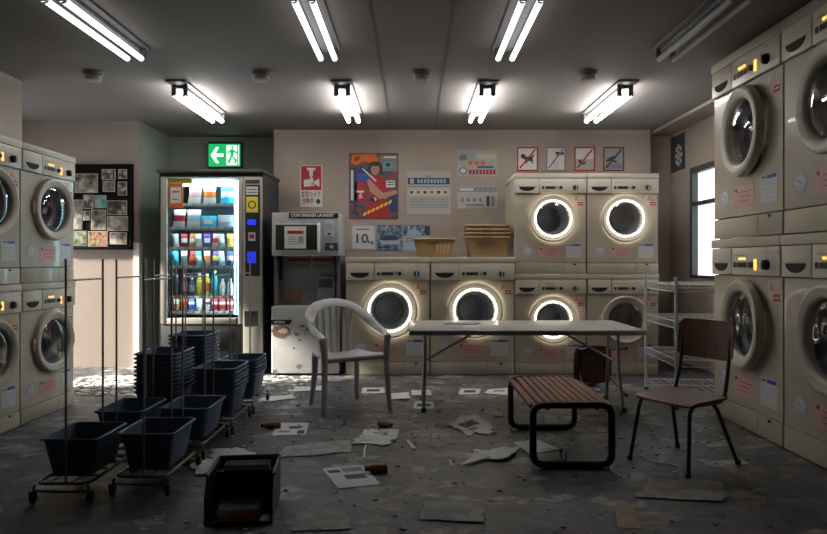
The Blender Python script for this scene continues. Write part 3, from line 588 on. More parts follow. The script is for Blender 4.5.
b = MB().box(sx(271.8), sx(275.5), .10, .62, sz(307), sz(256), 'grey_dk').box(sx(335.5), sx(339), .10, .62, sz(307), sz(256), 'grey_dk').box(sx(275.5), sx(335.5), .22, .62, sz(307), sz(256), 'grey_cab'); b.build('recess_panel', sm)
for s0, s1 in ((sx(275.5), sx(277.5)), (sx(333.5), sx(335.5))):
    MB().prism([(.02, sz(256)), (.22, sz(256)), (.22, sz(281)), (.15, sz(281)), (.10, sz(265)), (.02, sz(259))], s0, s1, 'dark', 'YZ').build('bracket', sm)
b = MB()
for a, c in ((283, 307), (309, 332)):
    b.box(sx(a), sx(c), .214, .22, sz(269.5), sz(257.5), 'grey').box(sx(a), sx(c), .212, .216, sz(261.5), sz(258.5), 'red').box(sx(a+2), sx(c-2), .212, .216, sz(265), sz(264), 'ink_grey')
b.build('notice', sm, label='pair of grey notices with red headings')
MB().box(sx(315), sx(333), .12, .22, sz(303), sz(276.5), 'ink_grey', .006).box(sx(317), sx(331), .115, .123, sz(288), sz(279), 'ink').build('control_box', sm, label='dark blue-grey box')
MB().box(sx(281), sx(297), .17, .22, sz(301.5), sz(291.5), 'brown', .004).build('junction_box', sm, label='rusty brown box')
MB().box(sx(271.8), sx(339), -.02, .62, .02, sz(306.5), 'grey_cab', .01, 3).build('lower_cabinet', sm)
b = MB().prism([(sx(272), sz(324.5)), (sx(290.5), sz(324.5)), (sx(292.5), sz(319.5)), (sx(272), sz(319.5))], -.0225, -.018, 'void'); b.text('COIN', .03, 'offw', sx(280), sz(322), -.0232, .001, width=.095); b.build('label_plate', sm)
random.seed(3)
b = MB(); c0 = (sx(282), sz(331)); b.prism([(c0[0]+(9.5+1.3*random.uniform(-1, 1))*ks*math.cos(a), c0[1]+(6+1.2*random.uniform(-1, 1))*ks*math.sin(a)) for a in [2*PI*i/22 for i in range(22)]], -.0222, -.018, 'brown')
b.prism([(c0[0]+(4.5+1.3*random.uniform(-1, 1))*ks*math.cos(a)+.02, c0[1]+(2.3+.8*random.uniform(-1, 1))*ks*math.sin(a)) for a in [2*PI*i/14 for i in range(14)]], -.0228, -.018, 'cream'); b.build('rust_patch', sm, label='rusty brown torn patch')
b = MB()
for cx_, cy_, rr in ((297, 334, 3.4), (303, 326, 2.2), (308, 329, 3), (300, 340, 1.6), (316, 321, 2.4), (311, 321, 1.3), (299, 366, 2.6), (275, 371, 2.8), (305, 333, 1.2), (294, 348, 1.2), (322, 344, 1.0)):
    b.prism([(sx(cx_)+(rr+random.uniform(-.6, .6)*rr)*ks*math.cos(a), sz(cy_)+(rr*.8+random.uniform(-.5, .4)*rr)*ks*math.sin(a)) for a in [2*PI*i/11 for i in range(11)]], -.0212, -.018, 'scuff')
b.build('scuff_marks', sm)
for x in (-.28, .28):
    for y in (.05, .55): MB().lathe([(0, 0), (.02, 0), (.02, .02), (0, .02)], 'dark', 'Z', (x, y, 0), 10).build('foot', sm)

# ------------------------------------------------------------------ flat prints on the walls
def poster(name, x0, x1, y0, y1, d, draw, label, cat='poster', th=.006, base='offw', group=None, bd=None):
    k = d/F; w = (x1-x0)*k/2; h = (y1-y0)*k/2; c = P((x0+x1)/2, (y0+y1)/2, d)
    b = MB().box(-w, w, -th, -.001, -h, h, base)
    def r(u0, u1, v0, v1, m, lv=1): b.box(-w+2*w*u0, -w+2*w*u1, -th-.0009*lv, -th+.0002, h-2*h*v1, h-2*h*v0, m)
    def pl(pts, m, lv=2): b.prism([(-w+2*w*u, h-2*h*v) for u, v in pts], -th-.0009*lv, -th+.0002, m)
    def tx(s, u, v, size, m, width=None, lv=3, bold=.0012): b.text(s, size*2*h, m, -w+2*w*u, h-2*h*v, -th-.0009*lv, bold, width=None if width is None else width*2*w)
    draw(r, pl, tx)
    o = b.build(name, None, (c.x, d, c.z)); tag(o, label, cat, group); return o
DB = 6.94
def circ(cu, cv, ru, rv, n=18, a0=0, a1=2*PI): return [(cu+ru*math.cos(a0+(a1-a0)*i/n), cv+rv*math.sin(a0+(a1-a0)*i/n)) for i in range(n)]
def d_sec(r, pl, tx):
    r(.04, .96, .03, .60, 'red'); r(.04, .96, .61, .97, 'offw'); r(.0, 1, 0, .03, 'pink')
    pl([(.28, .07), (.72, .07), (.66, .13), (.58, .14), (.58, .26), (.42, .26), (.42, .14), (.34, .13)], 'offw'); pl([(.16, .36), (.60, .32), (.64, .50), (.18, .52)], 'offw'); pl([(.64, .40), (.86, .32), (.88, .52), (.66, .46)], 'offw'); pl(circ(.56, .45, .06, .04), 'grey', 3); pl([(.44, .24), (.56, .24), (.54, .34), (.46, .34)], 'offw')
    tx('防犯カメラ', .5, .71, .15, 'maroon', .86); tx('作動中', .36, .87, .15, 'red', .5); pl(circ(.82, .87, .10, .06), 'ink')
poster('security_sign', 300.3, 322.3, 165, 207, DB, d_sec, 'red and white security camera sign on the back wall above the sneaker machine', 'sign', .008)
def d_mag(r, pl, tx):
    r(0, 1, 0, 1, 'poster_mix'); r(.02, .16, .22, .75, 'navy', 2); r(.04, .09, .26, .72, 'offw', 3)
    pl([(.06, .03), (.52, .01), (.60, .10), (.56, .16), (.30, .13), (.14, .18), (.04, .16)], 'orange'); pl([(.10, .07), (.22, .05), (.2, .11), (.12, .13)], 'red', 3)
    r(.62, .97, .04, .28, 'ink_grey', 1.5); r(.70, .95, .05, .08, 'offw', 3); pl(circ(.79, .18, .10, .05), 'teal', 3); pl(circ(.79, .18, .05, .03), 'ink', 4); r(.18, .40, .24, .30, 'navy', 2)
    r(.16, .42, .22, .44, 'blue', 1.5); r(.12, .32, .44, .73, 'red', 2); r(.14, .30, .57, .60, 'offw', 3); pl([(.2, .64), (.24, .58), (.28, .68), (.2, .7)], 'pink', 3)
    r(.75, .93, .42, .52, 'offw', 2); r(.77, .91, .44, .455, 'ink', 3); r(.77, .91, .475, .49, 'ink', 3); r(.82, .98, .62, .9, 'navy', 2)
    # figure: dark-haired person in red crossing arms
    pl([(.38, .22), (.42, .15), (.50, .125), (.60, .13), (.67, .18), (.68, .28), (.64, .33), (.42, .33), (.39, .29)], 'ink', 3)                       # hair
    pl(circ(.53, .25, .085, .085), 'skin', 4); r(.41, .65, .16, .20, 'ink', 5); r(.48, .51, .24, .25, 'ink', 5); r(.555, .585, .24, .25, 'ink', 5); pl([(.5, .29), (.56, .29), (.53, .305)], 'red', 5)
    pl([(.40, .38), (.52, .33), (.66, .36), (.74, .42), (.72, .70), (.44, .70), (.38, .5)], 'red', 3)            # jacket
    pl([(.36, .42), (.42, .40), (.62, .56), (.78, .66), (.74, .70), (.56, .64), (.40, .52)], 'skin', 5)          # arm
    pl([(.42, .50), (.60, .62), (.96, .56), (.98, .62), (.62, .70), (.42, .58)], 'skin', 4)
    pl([(.40, .70), (.72, .68), (.82, .98), (.34, .98)], 'red', 3); pl([(.44, .66), (.58, .70), (.56, .76), (.42, .73)], 'ink', 4); pl([(.5, .67), (.56, .69), (.54, .74)], 'offw', 5)
    pl([(.26, .24), (.30, .24), (.56, .42), (.54, .44)], 'offw', 6)                                                # blade
    for i in range(7): pl([(.28+i*.085, .96-.03*i), (.34+i*.085, .94-.03*i), (.36+i*.085, .89-.03*i), (.30+i*.085, .91-.03*i)], 'yellow', 6)
poster('magazine_poster', 349, 398.5, 153, 219, DB, d_mag, 'colourful magazine poster of a dark-haired person in red, with orange and yellow lettering', 'poster')
def d_sched(r, pl, tx):
    r(0, 1, 0, 1, 'stone'); r(.44, .56, .11, .14, 'ink_grey', 2); r(.02, .98, .16, .31, 'navy', 2); r(.07, .16, .18, .29, 'lblue', 3)
    for i in range(9): r(.24+i*.075, .29+i*.075, .19, .28, 'lblue', 3)
    r(.02, .98, .35, .37, 'ink_grey', 2); r(.04, .96, .42, .57, 'cream', 2)
    for i in range(6): r(.07+i*.155, .14+i*.155, .46, .52, 'ink' if i % 2 == 0 else 'brown', 3); r(.05+i*.155, .17+i*.155, .62, .82, 'lilac', 2)
    for i in range(7): r(.04, .96, .62+i*.035, .632+i*.035, 'ink_grey', 3)
poster('instruction_poster', 407, 450.5, 171, 214.5, DB, d_sched, 'grey instruction chart with dark blue heading, right of the magazine poster', 'poster')
def d_t1(r, pl, tx):
    r(0, 1, 0, 1, 'lblue'); r(.05, .95, .06, .94, 'pale', 1.5); r(.2, .75, .14, .20, 'ink_grey', 2); tx('10', .40, .55, .52, 'ink', .5, bold=.002); tx('kg', .80, .66, .2, 'ink', .22)
def d_t2(r, pl, tx):
    r(0, 1, 0, 1, 'ph_blue'); pl([(.05, .55), (.2, .62), (.8, .60), (.95, .5), (.85, .75), (.2, .78)], 'lblue', 2); pl([(.1, .56), (.35, .42), (.7, .40), (.9, .52), (.8, .58), (.2, .6)], 'navy', 3); r(.05, .55, .84, .9, 'ink', 2)
def d_t3(r, pl, tx):
    r(0, 1, 0, 1, 'lblue'); r(0, 1, 0, .42, 'ph_blue', 1.5); r(.8, 1, .05, .4, 'ink', 2); pl([(.1, .4), (.4, .08), (.7, .4)], 'lblue', 2.5); r(.06, .7, .5, .55, 'ink_grey', 2); r(.06, .6, .62, .66, 'ink_grey', 2)
poster('price_panel', 351.5, 375.5, 225, 250.5, DB, d_t1, 'pale blue panel printed with a large 10, left one of the strip above the washers', 'poster', group='strip of pale blue wall panels')
poster('picture_panel', 377, 402.5, 225, 250.5, DB, d_t2, 'blue picture panel in the middle of the strip above the washers', 'poster', group='strip of pale blue wall panels')
poster('picture_panel', 403.5, 430, 225, 250.5, DB, d_t3, 'pale blue panel at the right of the strip, partly behind the single tan basket', 'poster', group='strip of pale blue wall panels')
def d_f1(r, pl, tx):
    r(0, 1, 0, 1, 'flyer_mix'); pl([(.05, .2), (.22, .18), (.24, .38), (.1, .42), (.04, .4)], 'ink_grey'); pl(circ(.14, .8, .11, .14), 'ink_grey'); pl(circ(.14, .8, .07, .08), 'offw', 3)
    for i in range(8): r(.29+i*.085, .35+i*.085, .76, .94, 'red', 2)
    for i in range(3): r(.27+i*.16, .37+i*.16, .42, .58, 'orange', 2)
    r(.46, .96, .16, .36, 'cream', 1.5); r(.5, .9, .62, .70, 'blue', 2)
poster('advertising_flyer', 457.5, 497.5, 150, 176, DB, d_f1, 'pastel multicoloured flyer with red lettering, upper one of two left of the signs', 'poster')
def d_f2(r, pl, tx):
    r(0, 1, 0, 1, 'stone'); r(.02, .98, .05, .26, 'ink_grey', 2); r(.05, .4, .09, .22, 'pale', 3)
    for i in range(4): r(.45+i*.13, .54+i*.13, .10, .22, 'grey', 3)
    r(.04, .96, .33, .38, 'lblue', 2)
    for i in range(4): pl(circ(.12+i*.15, .62, .045, .1), 'ink_grey'); 
    r(.72, .80, .45, .9, 'ink', 2); r(.84, .93, .45, .9, 'ink_grey', 2); r(.2, .65, .8, .88, 'ink_grey', 2)
poster('instruction_flyer', 457.5, 497.5, 186, 208.5, DB, d_f2, 'grey instruction flyer, lower one of the two, left of the upper washers', 'poster')
def no_sign(x0, x1, border, base, draw, label, slash='red'):
    def dd(r, pl, tx):
        r(0, 1, 0, 1, border); r(.07, .93, .06, .94, base, 1.6); draw(r, pl, tx); pl([(.10, .86), (.84, .08), (.90, .12), (.16, .90)], slash, 4)
    poster('prohibition_sign', x0, x1, 147, 171.3, DB, dd, label, 'sign', .008, group='row of prohibition signs')
no_sign(516.8, 538, 'red', 'offw', lambda r, pl, tx: (pl([(.18, .36), (.24, .28), (.38, .30), (.42, .40), (.66, .40), (.78, .30), (.82, .34), (.74, .46), (.76, .68), (.70, .68), (.66, .58), (.50, .58), (.48, .68), (.41, .68), (.38, .52), (.20, .46)], 'ink', 3), r(.2, .8, .74, .78, 'pale', 2)), 'red-edged prohibition sign with a crossed-out dog, first from the left')
no_sign(545.8, 565.5, 'ink_grey', 'offw', lambda r, pl, tx: (pl([(.5, .20), (.9, .22), (.9, .32), (.66, .34), (.6, .42), (.54, .40), (.56, .30), (.46, .28)], 'ink', 3), pl([(.34, .60), (.66, .60), (.60, .90), (.40, .90)], 'pale', 2), pl([(.36, .55), (.42, .55), (.40, .66)], 'ink_grey', 3)), 'white sign with a black tap and cup crossed out, second from the left', 'ink_grey')
no_sign(574, 595, 'red', 'offw', lambda r, pl, tx: (r(.07, .93, .5, .94, 'stone', 2), pl([(.2, .56), (.3, .52), (.4, .66), (.52, .60), (.56, .68), (.36, .74), (.22, .66)], 'ink', 3), pl(circ(.6, .26, .12, .1), 'pale', 3)), 'red-edged sign with black crossed-out lying shape, third from the left')
no_sign(602.8, 624, 'maroon', 'grey', lambda r, pl, tx: (pl([(.12, .56), (.30, .44), (.56, .36), (.62, .44), (.50, .54), (.70, .60), (.62, .66), (.34, .58), (.18, .64)], 'ink', 3), r(.1, .9, .68, .9, 'ink_grey', 2)), 'dull grey prohibition sign with dark leaping figure, fourth from the left', 'ink')
# rosette poster on the right wall
a = P(672.5, 0, 2.9*F/(672.5-413.5)); 
yA, yB = 2.9*F/(671.8-413.5), 2.9*F/(685-413.5)
zt = EYE+(262-132)*yB/F; zb = EYE+(262-173)*yA/F
b = MB().box(-.008, 0, yB, yA, zb, zt, 'ink'); yc, zc2 = (yA+yB)/2-.03, (zt+zb)/2-.03
for i in range(8):
    a_ = i*PI/4; b.prism([(yc+.07*math.cos(a_)+.022*math.cos(t)*1.0, zc2+.095*math.sin(a_)+.028*math.sin(t)) for t in [2*PI*j/8 for j in range(8)]], -.0095, -.007, 'pale', 'YZ')
b.prism([(yc+.036*math.cos(t), zc2+.05*math.sin(t)) for t in [2*PI*j/12 for j in range(12)]], -.0102, -.007, 'pale', 'YZ'); b.prism([(yc+.018*math.cos(t), zc2+.025*math.sin(t)) for t in [2*PI*j/12 for j in range(12)]], -.0108, -.007, 'ink_grey', 'YZ')
tag(b.build('rosette_poster', None, (2.899, 0, 0)), 'dark poster with a white rosette on the right wall near the window', 'poster')

# notice board with photographs
kb = 6.5/F
bx0, bx1, bz0, bz1 = (58-413.5)*kb, (134-413.5)*kb, EYE+(262-249.5)*kb, EYE+(262-164.5)*kb
nb = thing('notice_board', 'black notice board full of framed photos on the left end wall', 'notice board', ((bx0+bx1)/2, 6.5, bz0))
hw = (bx1-bx0)/2; hb = bz1-bz0
MB().box(-hw+.01, hw-.01, -.02, -.001, .01, hb-.01, 'board').build('backing', nb)
b = MB(); 
for q_ in ((-hw, hw, 0, .03), (-hw, hw, hb-.03, hb), (-hw, -hw+.035, 0, hb), (hw-.035, hw, 0, hb)): b.box(q_[0], q_[1], -.035, -.001, q_[2], q_[3], 'board', .004)
b.build('frame', nb)
PH = [(76, 99, 174, 193, 'ph_light', 'large brownish photo at the top left of the notice board'), (103, 116.5, 169.6, 180, 'ph_mono', 'small dark photo at the top middle of the notice board'), (119.5, 128, 169.6, 179, 'ph_mono', 'small dim photo in the top right corner of the notice board'),
      (104, 116, 181.2, 192, 'ph_light', 'small pale photo right of the large brownish one'), (119, 128, 182, 195.6, 'ph_mono', 'upright portrait photo at the right, second from the top'), (84.7, 94.6, 195.2, 209, 'ph_mono', 'upright dark photo left of the teal seaside photo'),
      (95.8, 107.4, 195.6, 208.3, 'ph_teal', 'teal and sand coloured seaside photo in the middle of the board'), (108.3, 128, 200.8, 215, 'ph_mono', 'wide grey group photo at the right, above the pale party photo'), (73, 83.5, 200, 229.5, 'ph_light', 'tall faded photo beside the washer edge on the board'),
      (84.3, 91, 211, 220.5, 'ph_mono', 'smallest photo on the board, left of the big upright portrait'), (92.3, 107, 210, 230, 'ph_light', 'big upright faded portrait in the lower middle of the board'), (108.3, 129, 216.3, 231, 'ph_light', 'wide pale group photo at the right, second from the bottom'),
      (74, 88, 231, 246, 'ph_green', 'green garden photo in the bottom left of the board'), (89.3, 109, 231.4, 246.7, 'ph_col', 'red and green colourful photo at the bottom middle of the board'), (111, 128, 232.3, 244.5, 'ph_light', 'small bright group photo in the bottom right corner of the board')]
for i, (x0, x1, y0, y1, m_, lb) in enumerate(PH):
    w = (x1-x0)*kb/2; h = (y1-y0)*kb/2; c = P((x0+x1)/2, (y0+y1)/2, 6.5)
    b = MB().box(-w, w, -.006, 0, -h, h, 'cream' if i % 3 else 'stone').box(-w+.005, w-.005, -.0068, -.005, -h+.005, h-.005, m_)
    tag(b.build('photograph', None, (c.x, 6.5-.0212, c.z)), lb, 'photo', 'photographs on the notice board')
# ------------------------------------------------------------------ tan laundry baskets on the washers
def tan_basket(name, w, l, h, label, slots, loc, group=None):
    r = thing(name, label, 'laundry basket', loc, 0, group)
    t = .80; b = MB()
    def wall(pa, pb, qa, qb, n, z0, z1, open_):
        # a side: solid border and vertical bars between two slanted edges
        def pt(u, z):
            k = z/h; a = Vector(pa).lerp(Vector(pb), u); c = Vector(qa).lerp(Vector(qb), u); v = a.lerp(c, k); return (v.x, v.y, z)
        nor = (Vector((pb[0]-pa[0], pb[1]-pa[1], 0)).normalized()).cross(Vector((0, 0, 1)))*.003
        def quad(u0, u1, a, c):
            v = [Vector(pt(u0, a)), Vector(pt(u1, a)), Vector(pt(u1, c)), Vector(pt(u0, c))]
            b.faces([q-nor/2 for q in v]+[q+nor/2 for q in v], [(0, 1, 2, 3), (7, 6, 5, 4), (0, 4, 5, 1), (1, 5, 6, 2), (2, 6, 7, 3), (3, 7, 4, 0)], 'tan_bk')
        if not open_: quad(0, 1, 0, h); return
        quad(0, 1, 0, z0); quad(0, 1, z1, h); quad(0, open_[0], z0, z1); quad(open_[1], 1, z0, z1)
        for i in range(n):
            u = open_[0]+(open_[1]-open_[0])*(i+.5)/n; quad(u-.45*(open_[1]-open_[0])/n, u+.05*(open_[1]-open_[0])/n, z0, z1)
    B = [(-w/2*t, -l/2*t), (w/2*t, -l/2*t), (w/2*t, l/2*t), (-w/2*t, l/2*t)]; T = [(-w/2, -l/2), (w/2, -l/2), (w/2, l/2), (-w/2, l/2)]
    for i in range(4):
        j = (i+1) % 4; wall((*B[i], 0), (*B[j], 0), (*T[i], h), (*T[j], h), slots, h*.16, h*.74, (.14, .86) if slots > 4 else (.5, .9))
    b.box(-w/2*t, w/2*t, -l/2*t, l/2*t, 0, .004, 'tan_bk'); b.build('basket_body', r)
    b = MB(); b.tube(rpath([(0, -l/2-.006, h), (w/2+.006, -l/2-.006, h), (w/2+.006, l/2+.006, h), (-w/2-.006, l/2+.006, h), (-w/2-.006, -l/2-.006, h), (0, -l/2-.006, h)], .03), .009, 'tan_bk', 8, flat_r=.012); b.build('rim', r)
    b = MB().box(-.045, .045, -l/2-.012, -l/2-.004, h-.034, h-.014, 'brown', .003); b.build('handle_hole', r, label='dark hand hole')
    return r
tan_basket('laundry_basket', .395, .30, .175, 'single tan laundry basket standing on the left beige washer', 4, ((434-413.5)*6.22/F, 6.24, 1.127))
for i in range(4):
    tan_basket('laundry_basket', .415, .31, .19, ['slatted tan laundry basket at the bottom of the nested stack of four', 'tan laundry basket, second from the bottom of the nested stack', 'tan laundry basket, second from the top of the nested stack', 'topmost tan laundry basket of the nested stack'][i], 11, ((486.5-413.5)*6.22/F, 6.24, 1.127+i*.038), 'nested tan baskets')

# ------------------------------------------------------------------ folding table
tb = thing('folding_table', 'long grey-topped folding table with tubular legs in front of the washers', 'table', (.795, 4.755, 0))
TW, TD, TH = 1.65, .75, .605
MB().box(-TW/2, TW/2, -TD/2, TD/2, TH-.012, TH, 'tabletop', .005).build('tabletop', tb)
b = MB(); b.box(-TW/2, TW/2, -TD/2-.003, -TD/2+.012, TH-.036, TH-.004, 'steel', .005).box(-TW/2, TW/2, TD/2-.012, TD/2+.003, TH-.036, TH-.004, 'steel', .005).box(-TW/2-.003, -TW/2+.012, -TD/2, TD/2, TH-.036, TH-.004, 'steel', .005).box(TW/2-.012, TW/2+.003, -TD/2, TD/2, TH-.036, TH-.004, 'steel', .005); b.build('edge_band', tb, label='metal edge band')
for s in (-1, 1):
    x = s*.71
    for sy in (-1, 1):
        MB().tube(rpath([(x, sy*.12, TH-.03), (x, sy*.12, .33), (x+.012*s, sy*.20, .02), (x+.012*s, sy*.215, 0)], .12), .0135, 'steel', 10).build('leg', tb)
        MB().lathe([(0, 0), (.019, 0), (.017, .03), (0, .03)], 'dark', 'Z', (x+.012*s, sy*.215, 0), 10).build('foot_cap', tb)
    MB().tube([(x, -.13, .335), (x, .13, .335)], .009, 'steel', 8).build('crossbar', tb)
    MB().tube([(x, 0, .335), (x-s*.42, 0, TH-.03)], .009, 'steel', 8).build('brace', tb)
o = MB().prism([(-.14, -.05), (.10, -.075), (.15, .03), (-.08, .07)], 0, .004, 'ink_grey', 'XY').prism([(-.11, -.04), (.08, -.06), (.10, -.02), (-.09, .01)], .0041, .0046, 'stone', 'XY').build('magazine', None, P(462, 0, 1) ); o.location = ((462-413.5)*4.85/F, 4.85, TH+.0005); tag(o, 'dark thin magazine lying flat on the folding table', 'magazine')

# ------------------------------------------------------------------ white plastic armchair
pc = thing('plastic_armchair', 'white moulded plastic armchair with slatted back, left of the folding table', 'chair', (-.52, 4.72, 0), math.radians(29))
# local: front is -y
b = MB(); vs = []; fs = []; nx, ny = 12, 10
for side in (0, 1):
    for j in range(ny+1):
        for i in range(nx+1):
            u = i/nx*2-1; v = j/ny; wv = .235-.045*v; x = u*wv; y = -.22+.39*v
            z = .405-.022*math.sin(PI*v)*(1-u*u*.5)-.02*v - (.022*max(0, 1-v/.1)) + .012*abs(u)**3
            vs.append((x, y, z-(.016 if side else 0)))
n1 = (nx+1)*(ny+1)
for j in range(ny):
    for i in range(nx):
        a = j*(nx+1)+i; fs += [(a, a+1, a+nx+2, a+nx+1), (n1+a+nx+1, n1+a+nx+2, n1+a+1, n1+a)]
for i in range(nx): fs += [(i+1, i, n1+i, n1+i+1), (ny*(nx+1)+i, ny*(nx+1)+i+1, n1+ny*(nx+1)+i+1, n1+ny*(nx+1)+i)]
for j in range(ny): a = j*(nx+1); c = a+nx; fs += [(a, a+nx+1, n1+a+nx+1, n1+a), (c+nx+1, c, n1+c, n1+c+nx+1)]
b.faces(vs, fs, 'white_pl'); b.tube(rpath([(-.235, -.2, .39), (-.235, -.225, .385), (.235, -.225, .385), (.235, -.2, .39)], .03), .018, 'white_pl', 8, flat_r=.012); b.build('seat', pc, ang=50)
half = [(.250, -.225, .535), (.256, -.16, .558), (.258, -.04, .585), (.250, .05, .618), (.222, .13, .672), (.165, .19, .728), (.09, .216, .755)]
full = half+[(0, .224, .764)]+[(-x, y, z) for x, y, z in reversed(half)]
def smooth(pts, n=4):
    P_ = [Vector(p) for p in pts]; out = []
    for i in range(len(P_)-1):
        p0, p1, p2, p3 = P_[max(i-1, 0)], P_[i], P_[i+1], P_[min(i+2, len(P_)-1)]
        for k in range(n):
            t = k/n; out.append(.5*((2*p1)+(p2-p0)*t+(2*p0-5*p1+4*p2-p3)*t*t+(3*p1-p0-3*p2+p3)*t**3))
    out.append(P_[-1]); return out
sp_ = smooth(full)
# band: flat on the arms, turning upright over the back
vs = []; fs = []; L = len(sp_)
for i, p in enumerate(sp_):
    t = (sp_[min(i+1, L-1)]-sp_[max(i-1, 0)]).normalized(); u = abs(i/(L-1)*2-1); k = min(1, max(0, (1-u)/.55))
    up = (Vector((0, 0, 1))*(1-k)+Vector((0, 1, .9))*k); out = t.cross(up).normalized(); up = out.cross(t).normalized()
    wid = (.030*(1-k)+.013*k); ht = (.013*(1-k)+.043*k)
    for j in range(10):
        a = 2*PI*j/10; vs.append(p+out*wid*math.cos(a)+up*ht*math.sin(a))
for i in range(L-1):
    for j in range(10): fs.append((i*10+j, i*10+(j+1) % 10, i*10+10+(j+1) % 10, i*10+10+j))
fs += [tuple(range(9, -1, -1)), tuple((L-1)*10+j for j in range(10))]
b = MB(); b.faces(vs, fs, 'white_pl'); b.build('arm_and_back_frame', pc, ang=60)
for i in range(6):
    u = (i-2.5)/2.5; x0 = u*.115; x1 = u*.148; yb = .222-.03*abs(u)**2
    MB().tube(smooth([(x0, .165, .375), (x0*1.03, .178, .45), ((x0+x1)/2, .198, .58), (x1, yb, .742-.035*u*u)]), .0145, 'white_pl', 8, flat_r=.005, up=(1, 0, 0)).build('back_slat', pc)
for s in (-1, 1):
    MB().tube(smooth([(s*.250, -.225, .53), (s*.24, -.225, .42), (s*.244, -.232, .25), (s*.258, -.25, 0)]), .031, 'white_pl', 10, flat_r=.019, up=(1, 0, 0), taper=[1.0-.42*i/12 for i in range(13)]).build('front_leg', pc)
    MB().tube(smooth([(s*.17, .155, .385), (s*.175, .165, .2), (s*.19, .195, 0)]), .029, 'white_pl', 10, flat_r=.018, up=(1, 0, 0), taper=[1.0-.4*i/8 for i in range(9)]).build('rear_leg', pc)

# ------------------------------------------------------------------ slatted bench
bn = thing('slatted_bench', 'low bench with red-brown wooden slats on black tube loops', 'bench', (.832, 3.68, 0))
BW, BL, BH, tr = .45, .80, .35, .019
for s, y in ((-1, -BL/2+.02), (1, BL/2-.02)):
    MB().tube(rpath([(0, y, tr), (BW/2-tr, y, tr), (BW/2-tr, y, BH-tr), (-BW/2+tr, y, BH-tr), (-BW/2+tr, y, tr), (0, y, tr)], .06, 6), tr, 'blackmetal', 12).build('leg_loop', bn)
b = MB()
for x in (-.13, .13): b.tube([(x, -BL/2+.02, BH-.035), (x, BL/2-.02, BH-.035)], .012, 'blackmetal', 8)
b.build('rail', bn)
ns = 11
for i in range(ns):
    x = -BW/2+.022+(BW-.044)*i/(ns-1); ez = .016*max(0, abs(i-(ns-1)/2)-(ns-1)/2+1.2)
    MB().box(x-.0165, x+.0165, -BL/2+.045, BL/2-.045, BH-.026-ez, BH-.002-ez, 'redwood', .004).build('slat', bn)

# ------------------------------------------------------------------ school chairs
def school_chair(loc, rot, label):
    r = thing('school_chair', label, 'chair', loc); r.rotation_euler = rot
    sh = .372; sw = .19
    b = MB(); vs = []; fs = []; nx, ny = 10, 10
    for side in (0, 1):
        for j in range(ny+1):
            for i in range(nx+1):
                u = i/nx*2-1; v = j/ny*2-1; k = 1-.10*(abs(u)*abs(v))**3
                vs.append((u*sw*k, v*.185*k, sh-.012*(1-u*u)*(1-v*v)-.016*max(0, -v-.6)/.4-(.012 if side else 0)))
    n1 = (nx+1)*(ny+1)
    for j in range(ny):
        for i in range(nx):
            a = j*(nx+1)+i; fs += [(a, a+1, a+nx+2, a+nx+1), (n1+a+nx+1, n1+a+nx+2, n1+a+1, n1+a)]
    for i in range(nx): fs += [(i+1, i, n1+i, n1+i+1), (ny*(nx+1)+i, ny*(nx+1)+i+1, n1+ny*(nx+1)+i+1, n1+ny*(nx+1)+i)]
    for j in range(ny): a = j*(nx+1); c = a+nx; fs += [(a, a+nx+1, n1+a+nx+1, n1+a), (c+nx+1, c, n1+c, n1+c+nx+1)]
    b.faces(vs, fs, 'plywood'); b.build('seat', r, ang=50)
    b = MB(); pts = []
    n = 14
    outer = []; inner = []
    def yy(u): return .205+.022*(1-u*u)
    prof = [(u, z) for u, z in [(-1, .575), (-1, .73), (-.93, .757), (-.75, .768), (.75, .768), (.93, .757), (1, .73), (1, .575), (.93, .555), (-.93, .555)]]
    cols = 16; vs = []; fs = []
    for side in (0, 1):
        for i in range(cols+1):
            u = i/cols*2-1; e = max(0, (abs(u)-.82)/.18); zt = .768-.03*e*e; zb = .552+.02*e*e
            for z in (zb, zt): vs.append((u*.172, yy(u)+(z-.55)*.12+(.010 if side else 0), z))
    n1 = (cols+1)*2
    for i in range(cols):
        a = 2*i; fs += [(a, a+2, a+3, a+1), (n1+a+1, n1+a+3, n1+a+2, n1+a), (a, n1+a, n1+a+2, a+2), (a+1, a+3, n1+a+3, n1+a+1)]
    fs += [(0, 1, n1+1, n1), (2*cols+1, 2*cols, n1+2*cols, n1+2*cols+1)]
    b.faces(vs, fs, 'plywood'); b.build('backrest', r, ang=50)
    for s in (-1, 1):
        MB().tube(rpath([(s*.185, -.205, 0), (s*.155, -.15, sh-.022), (s*.155, .16, sh-.03), (s*.150, .205, .50), (s*.150, .238, .70)], .06), .0105, 'blackmetal', 10).build('side_frame', r)
        MB().tube(rpath([(s*.12, -.08, sh-.026), (s*.135, .10, sh-.028), (s*.19, .235, 0)], .07), .0105, 'blackmetal', 10).build('rear_leg', r)
        for q_ in ((s*.185, -.205), (s*.19, .235)): MB().lathe([(0, 0), (.015, 0), (.0145, .025), (0, .025)], 'dark', 'Z', (*q_, 0), 10).build('foot_cap', r)
    MB().tube([(-.155, -.12, sh-.03), (.155, -.12, sh-.03)], .009, 'blackmetal', 8).build('crossbar', r)
    return r
sc_ = school_chair((1.445, 3.40, 0), (0, 0, math.radians(-58)), 'brown plywood school chair with black legs, upright beside the slatted bench')
sc_.scale = (.96, .96, .985)
o = school_chair((1.53, 4.98, .222), (-PI/2, 0, math.radians(5)), 'brown school chair tipped onto its back under the folding table')
o.scale = (.85, .85, .85)

